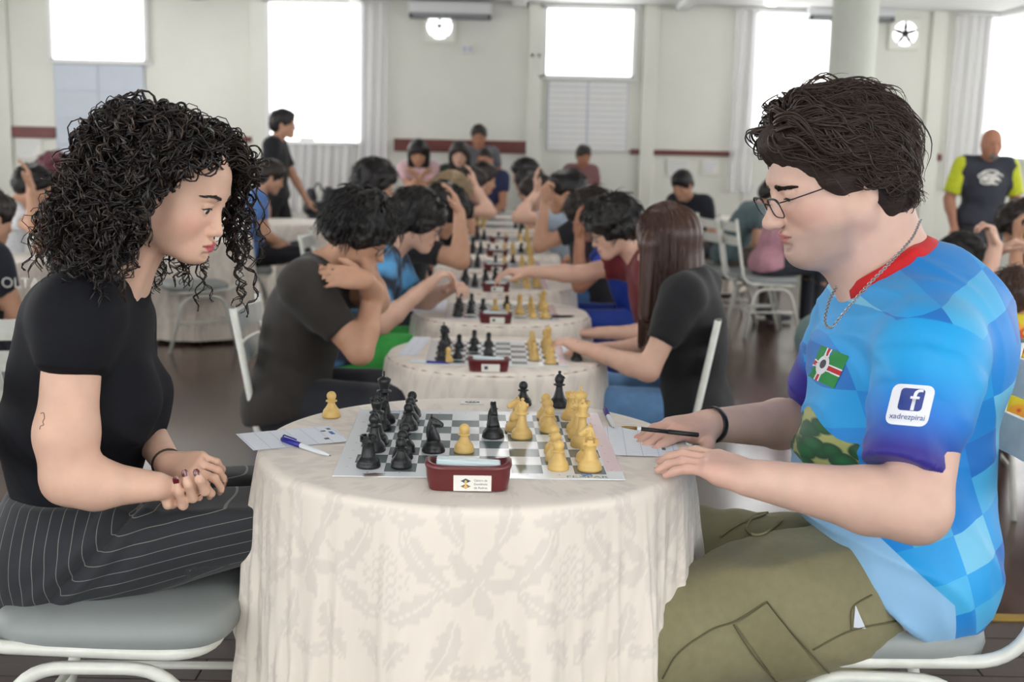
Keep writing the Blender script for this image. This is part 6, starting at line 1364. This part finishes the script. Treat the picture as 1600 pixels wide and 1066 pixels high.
person(at(765, 12.7), -math.pi/2-.3, 'man in a navy shirt and jeans sitting by the wall', srgb(36, 44, 84), 'tan', ('buzz', 'dark'), srgb(70, 100, 150), lean=.12, headpitch=.3, seat=.56, h=.014, hairn=0)
person(at(905, 13.0), -math.pi/2+.3, 'visitor with short dark hair standing low behind the black polo boy', srgb(130, 90, 90), 'tan', ('short', 'dark'), lean=.05, s=.86, sit=False, headpitch=.2, h=.014, hairn=0)
# --- left side of the hall
pb = at(428, 11.2)
person(pb, .0, 'boy in black shirt and black shorts walking behind the curly haired woman', srgb(20, 22, 28), 'mid', ('short', 'black'), srgb(18, 19, 24), s=1.02, sit=False, lean=.03, headpitch=.05, knee='walk', bare_legs=True, L=W(488, 330, 11.4), R=W(418, 352, 11.05), sleeve=.75, h=.010, glass=True, shoes=srgb(190, 210, 60), hairn=120)
person(at(384, 9.6), .3, 'person in a blue shirt seated behind the hair of the curly woman', srgb(88, 128, 190), 'mid', ('short', 'dark'), srgb(24, 26, 34), lean=.15, headpitch=.4, h=.012, hairn=0)
p = at(384, 9.6); chair(p[0]-.02, p[1]-.01, 0, .3, 'white chair under the person in the blue shirt')
chair(*at(300, 8.55), 0, math.pi+.5, 'empty white chair with splayed legs behind the curly woman')
p = at(28, 7.6)
person(p, .35, 'boy in a white shirt covering his face with his hand at far left', srgb(226, 228, 232), 'mid', ('short', 'black'), srgb(40, 44, 60), hx=45, lean=.22, headpitch=.4, R=W(48, 292, 7.35), poleR=A([.6, -.6, -1]), hdirR=A([-.1, 0, 1]), L=W(52, 300, 7.7), h=.011, sleeve=.6)
p = at(82, 8.3)
person(p, 2.6, 'person with maroon hair turned away, beside the white shirted boy', srgb(110, 30, 44), 'mid', ('mop', 'maroon'), hx=76, lean=.2, headpitch=.4, h=.011, hairn=200, s=1.05)
p = at(-62, 5.3); r = person(p, .9, 'person in a navy jersey lettered across the back at the left edge', srgb(20, 26, 40), 'mid', ('short', 'dark'), lean=.08, headpitch=.3, h=.010, girth=1.15, s=.93)
sh = [c for c in r[0].children if c.name.startswith('shirt')][0]; me = sh.data; bvj = BVHTree.FromPolygons([tuple(v.co) for v in me.vertices], [tuple(q.vertices) for q in me.polygons])
for txt, (tx, ty), sz, m_ in (('OLTA', (32, 443), 24, m_label),):
    Vt, Ft = textmesh(txt, sz*5.1/FPX); o_ = W(tx, ty, 5.2); P_ = project_decal(Vt[:, :2], None, o_, A([1., 0, 0]), Z3, unit(o_-CAM), bvj, .004)
    ok = np.abs(P_[:, 1]-np.median(P_[:, 1])) < .2; Ft2 = [f for f in Ft if all(ok[i] for i in f)]
    if Ft2: link('jersey_lettering', mesh('jersey_lettering', P_, Ft2), m_, sh)
chair(p[0]-.0, p[1], 0, .9, 'white chair under the person in the navy jersey')
q = W(66, 540, 4.1); chair(q[0]-.205, 4.35, 0, math.pi/2, 'white chair with wide back slats at the left edge behind the curly woman')
# --- right side of the hall
p = at(1092, 11.2); person(p, -2.2, 'boy in black leaning over a table near the right wall', srgb(24, 28, 40), 'mid', ('short', 'black'), lean=.35, headpitch=.5, h=.012, hairn=0)
p = at(1140, 10.4); person(p, .1, 'person in a grey green shirt bending forward on a white chair', srgb(84, 104, 108), 'mid', ('short', 'black'), srgb(110, 100, 88), lean=.45, headpitch=.5, h=.012, hairn=0, s=.98); chair(p[0], p[1], 0, .1, 'white chair under the person in the grey green shirt')
p = at(1205, 9.7); person(p, .15, 'person in a pink shirt and dark jeans behind the face of the man in blue', srgb(204, 150, 164), 'mid', ('short', 'black'), srgb(52, 56, 64), lean=.28, headpitch=.4, h=.012, hairn=0, shoes=(.5, .5, .5)); chair(p[0], p[1], 0, .15, 'white chair under the person in the pink shirt')
chair(*at(1168, 10.0), 0, .25, 'empty white chair left of the person in the pink shirt')
chair(*at(1112, 11.9), 0, .6, 'farthest white chair at the right, beside the boy in black')
m_bald = mat('black_yellow_jersey', srgb(40, 44, 56), .7, attr=False)
p = at(1537, 10.0); r = person(p, -math.pi/2, 'bald bearded man standing in a dark shirt with yellow sleeves', m_bald, 'tan', None, srgb(60, 62, 70), sit=False, lean=0, headpitch=.12, s=1.0, girth=1.12, sleeve=.8, h=.010)
Jb, hcb, RHb = r[1], r[2], r[3]; m_yel = cloth_mat('yellow_sleeve', srgb(196, 204, 40))
for q in 'LR':
    S_ = SDF(); e_ = Jb['s'+q]+(Jb['e'+q]-Jb['s'+q])*.82; S_.rc(Jb['neck']*.35+Jb['s'+q]*.65-A([0, 0, .012]), Jb['s'+q], .064, .078, .03); S_.rc(Jb['s'+q], Jb['s'+q]+(e_-Jb['s'+q])*.6, .078, .076, .03); S_.cc(Jb['s'+q], e_, .077, .071, .01); V, F = S_.mesh(.010); link('sleeve', mesh('sleeve', V, F), m_yel, r[0])
S_ = SDF(); S_.el(hcb+RHb@A([.078, 0, -.095]), (.028, .034, .03), RHb, .01); V, F = S_.mesh(.007); link('beard', mesh('beard', V, F), HAIRM['grey'], r[0])
for k, (dx, dz, L_) in enumerate(((-.045, .02, .05), (0, .0, .06), (.05, .018, .05), (.0, .035, .07), (-.03, -.02, .05), (.035, -.02, .045))):     # pale swirls printed on the chest
    c0 = Jb['chest']+A([dx, -.19, .04+dz]); shb = [c for c in r[0].children if c.name.startswith('shirt')][0]
    pts = []
    bvq = BVHTree.FromPolygons([tuple(v.co) for v in shb.data.vertices], [tuple(z_.vertices) for z_ in shb.data.polygons]) if k == 0 else bvq
    for t in np.linspace(0, 5.2, 16):
        q0 = c0+A([L_*math.cos(t), 0, L_*.45*math.sin(t)]); h_ = bvq.ray_cast(Vector(q0-A([0, .3, 0])), Vector((0, 1, 0))); pts.append(A(h_[0])-A([0, .004, 0]) if h_[0] is not None else q0)
    MB().tube(pts, .007, 5).build('printed_swirl', m_label, shb)
p = at(1468, 5.9); person(p, .05, 'man in a sage green shirt leaning on his hand at the right', srgb(122, 150, 146), 'light', ('short', 'black'), srgb(60, 66, 80), hx=1513, lean=.75, headpitch=.75, headyaw=-.2, R=W(1556, 384, 5.74), poleR=A([.6, -.2, -1]), hdirR=A([-.4, 0, 1]), curlR=.8, curlL=.8, L=W(1560, 392, 6.0), sleeve=.6, h=.008, girth=1.15, neckfwd=.1, s=1.04, hairn=260)
chair(p[0]-.02, p[1]-.1, 0, .05, 'white chair under the man in the sage green shirt')
p = at(1705, 6.5); person(p, math.pi, 'dark haired player opposite the man in the sage shirt', srgb(24, 24, 28), 'mid', ('mop', 'dark'), lean=.4, headpitch=.5, curlL=.9, L=W(1590, 372, 6.4), hdirL=A([-.2, 0, 1]), h=.010)
m_or = mat('orange_yellow_shirt', srgb(220, 150, 30), .7); nt, b = nodes(m_or); gp = nt.nodes.new('ShaderNodeNewGeometry'); nz = nt.nodes.new('ShaderNodeTexNoise'); nz.inputs['Scale'].default_value = 9; rp = nt.nodes.new('ShaderNodeValToRGB'); rp.color_ramp.interpolation = 'CONSTANT'
for i, (q, c_) in enumerate(((0, srgb(214, 196, 40)), (.42, srgb(228, 160, 50)), (.5, srgb(206, 84, 30)), (.6, srgb(222, 200, 60)))): e_ = rp.color_ramp.elements[i] if i < 2 else rp.color_ramp.elements.new(q); e_.position = q; e_.color = (*c_, 1)
nt.links.new(gp.outputs['Position'], nz.inputs[0]); nt.links.new(nz.outputs[0], rp.inputs[0]); nt.links.new(rp.outputs[0], b.inputs['Base Color'])
p = at(1640, 4.7); person(p, 1.9, 'girl with long brown hair in a bright orange and yellow shirt at the right edge', m_or, 'mid', ('long', 'brown'), lean=.15, headpitch=.3, h=.010, s=.76, seat=.42, hairn=200)
chair(*at(1525, 5.15), 0, -math.pi/2-.2, 'white chair whose back shows beside the shoulder of the man in blue')
# --- things along the back wall
q = W(497, 262, 12.6); chair(q[0], 12.6, 0, -1.5, 'white chair holding a black bag under the tall window')
S_ = SDF(); S_.rc(A([q[0]-.07, 12.62, .56]), A([q[0]+.07, 12.62, .56]), .09, .09, .03); S_.rc(A([q[0]-.09, 12.66, .74]), A([q[0]+.09, 12.66, .74]), .08, .085, .05); S_.rc(A([q[0]-.09, 12.69, .9]), A([q[0]-.085, 12.69, .84]), .05, .06, .04); S_.rc(A([q[0]+.09, 12.69, .92]), A([q[0]+.085, 12.69, .84]), .05, .06, .04)
V, F = S_.mesh(.012); o = empty('bag', (q[0], 12.62, .47), 0, 'black bag standing on a chair under the tall window', 'bag'); link('bag_body', mesh('bag_body', V, F), m_dark, o); MB().tube(smoothpath([A([q[0]-.06, 12.6, .9]), A([q[0], 12.58, 1.0]), A([q[0]+.06, 12.6, .9])], 6), .01, 6).build('handle', m_dark, o)
for k, (px, py, w, h_) in enumerate(((45, 232, 40, 30), (120, 222, 26, 34), (480, 228, 24, 26), (1010, 262, 30, 22), (1060, 262, 34, 26), (1110, 262, 26, 22), (1170, 300, 20, 26), (590, 235, 30, 26))):
    pp = W(px, py, D-.02); o = empty('notice_sheet', pp, 0, ['pale notice pinned at far left under the brown rail', 'pale notice on the wall above the curly hair', 'pale notice beside the black bag', 'leftmost pale notice under the right wall rail', 'wide pale notice in the middle under the right wall rail', 'rightmost pale notice under the right wall rail', 'pale notice near the column window', 'pale notice left of the brown rail'][k], 'notice')
    MB().box((0, 0, 0), (w*D/FPX, .006, h_*D/FPX), bev=.001).build('sheet', m_label, o, False)
    for j in range(4): MB().box((-.01*j, -.004, h_*D/FPX*(.3-.18*j)), (w*D/FPX*(.8-.1*j), .002, .012)).build('printed_line', m_grey, o, False)
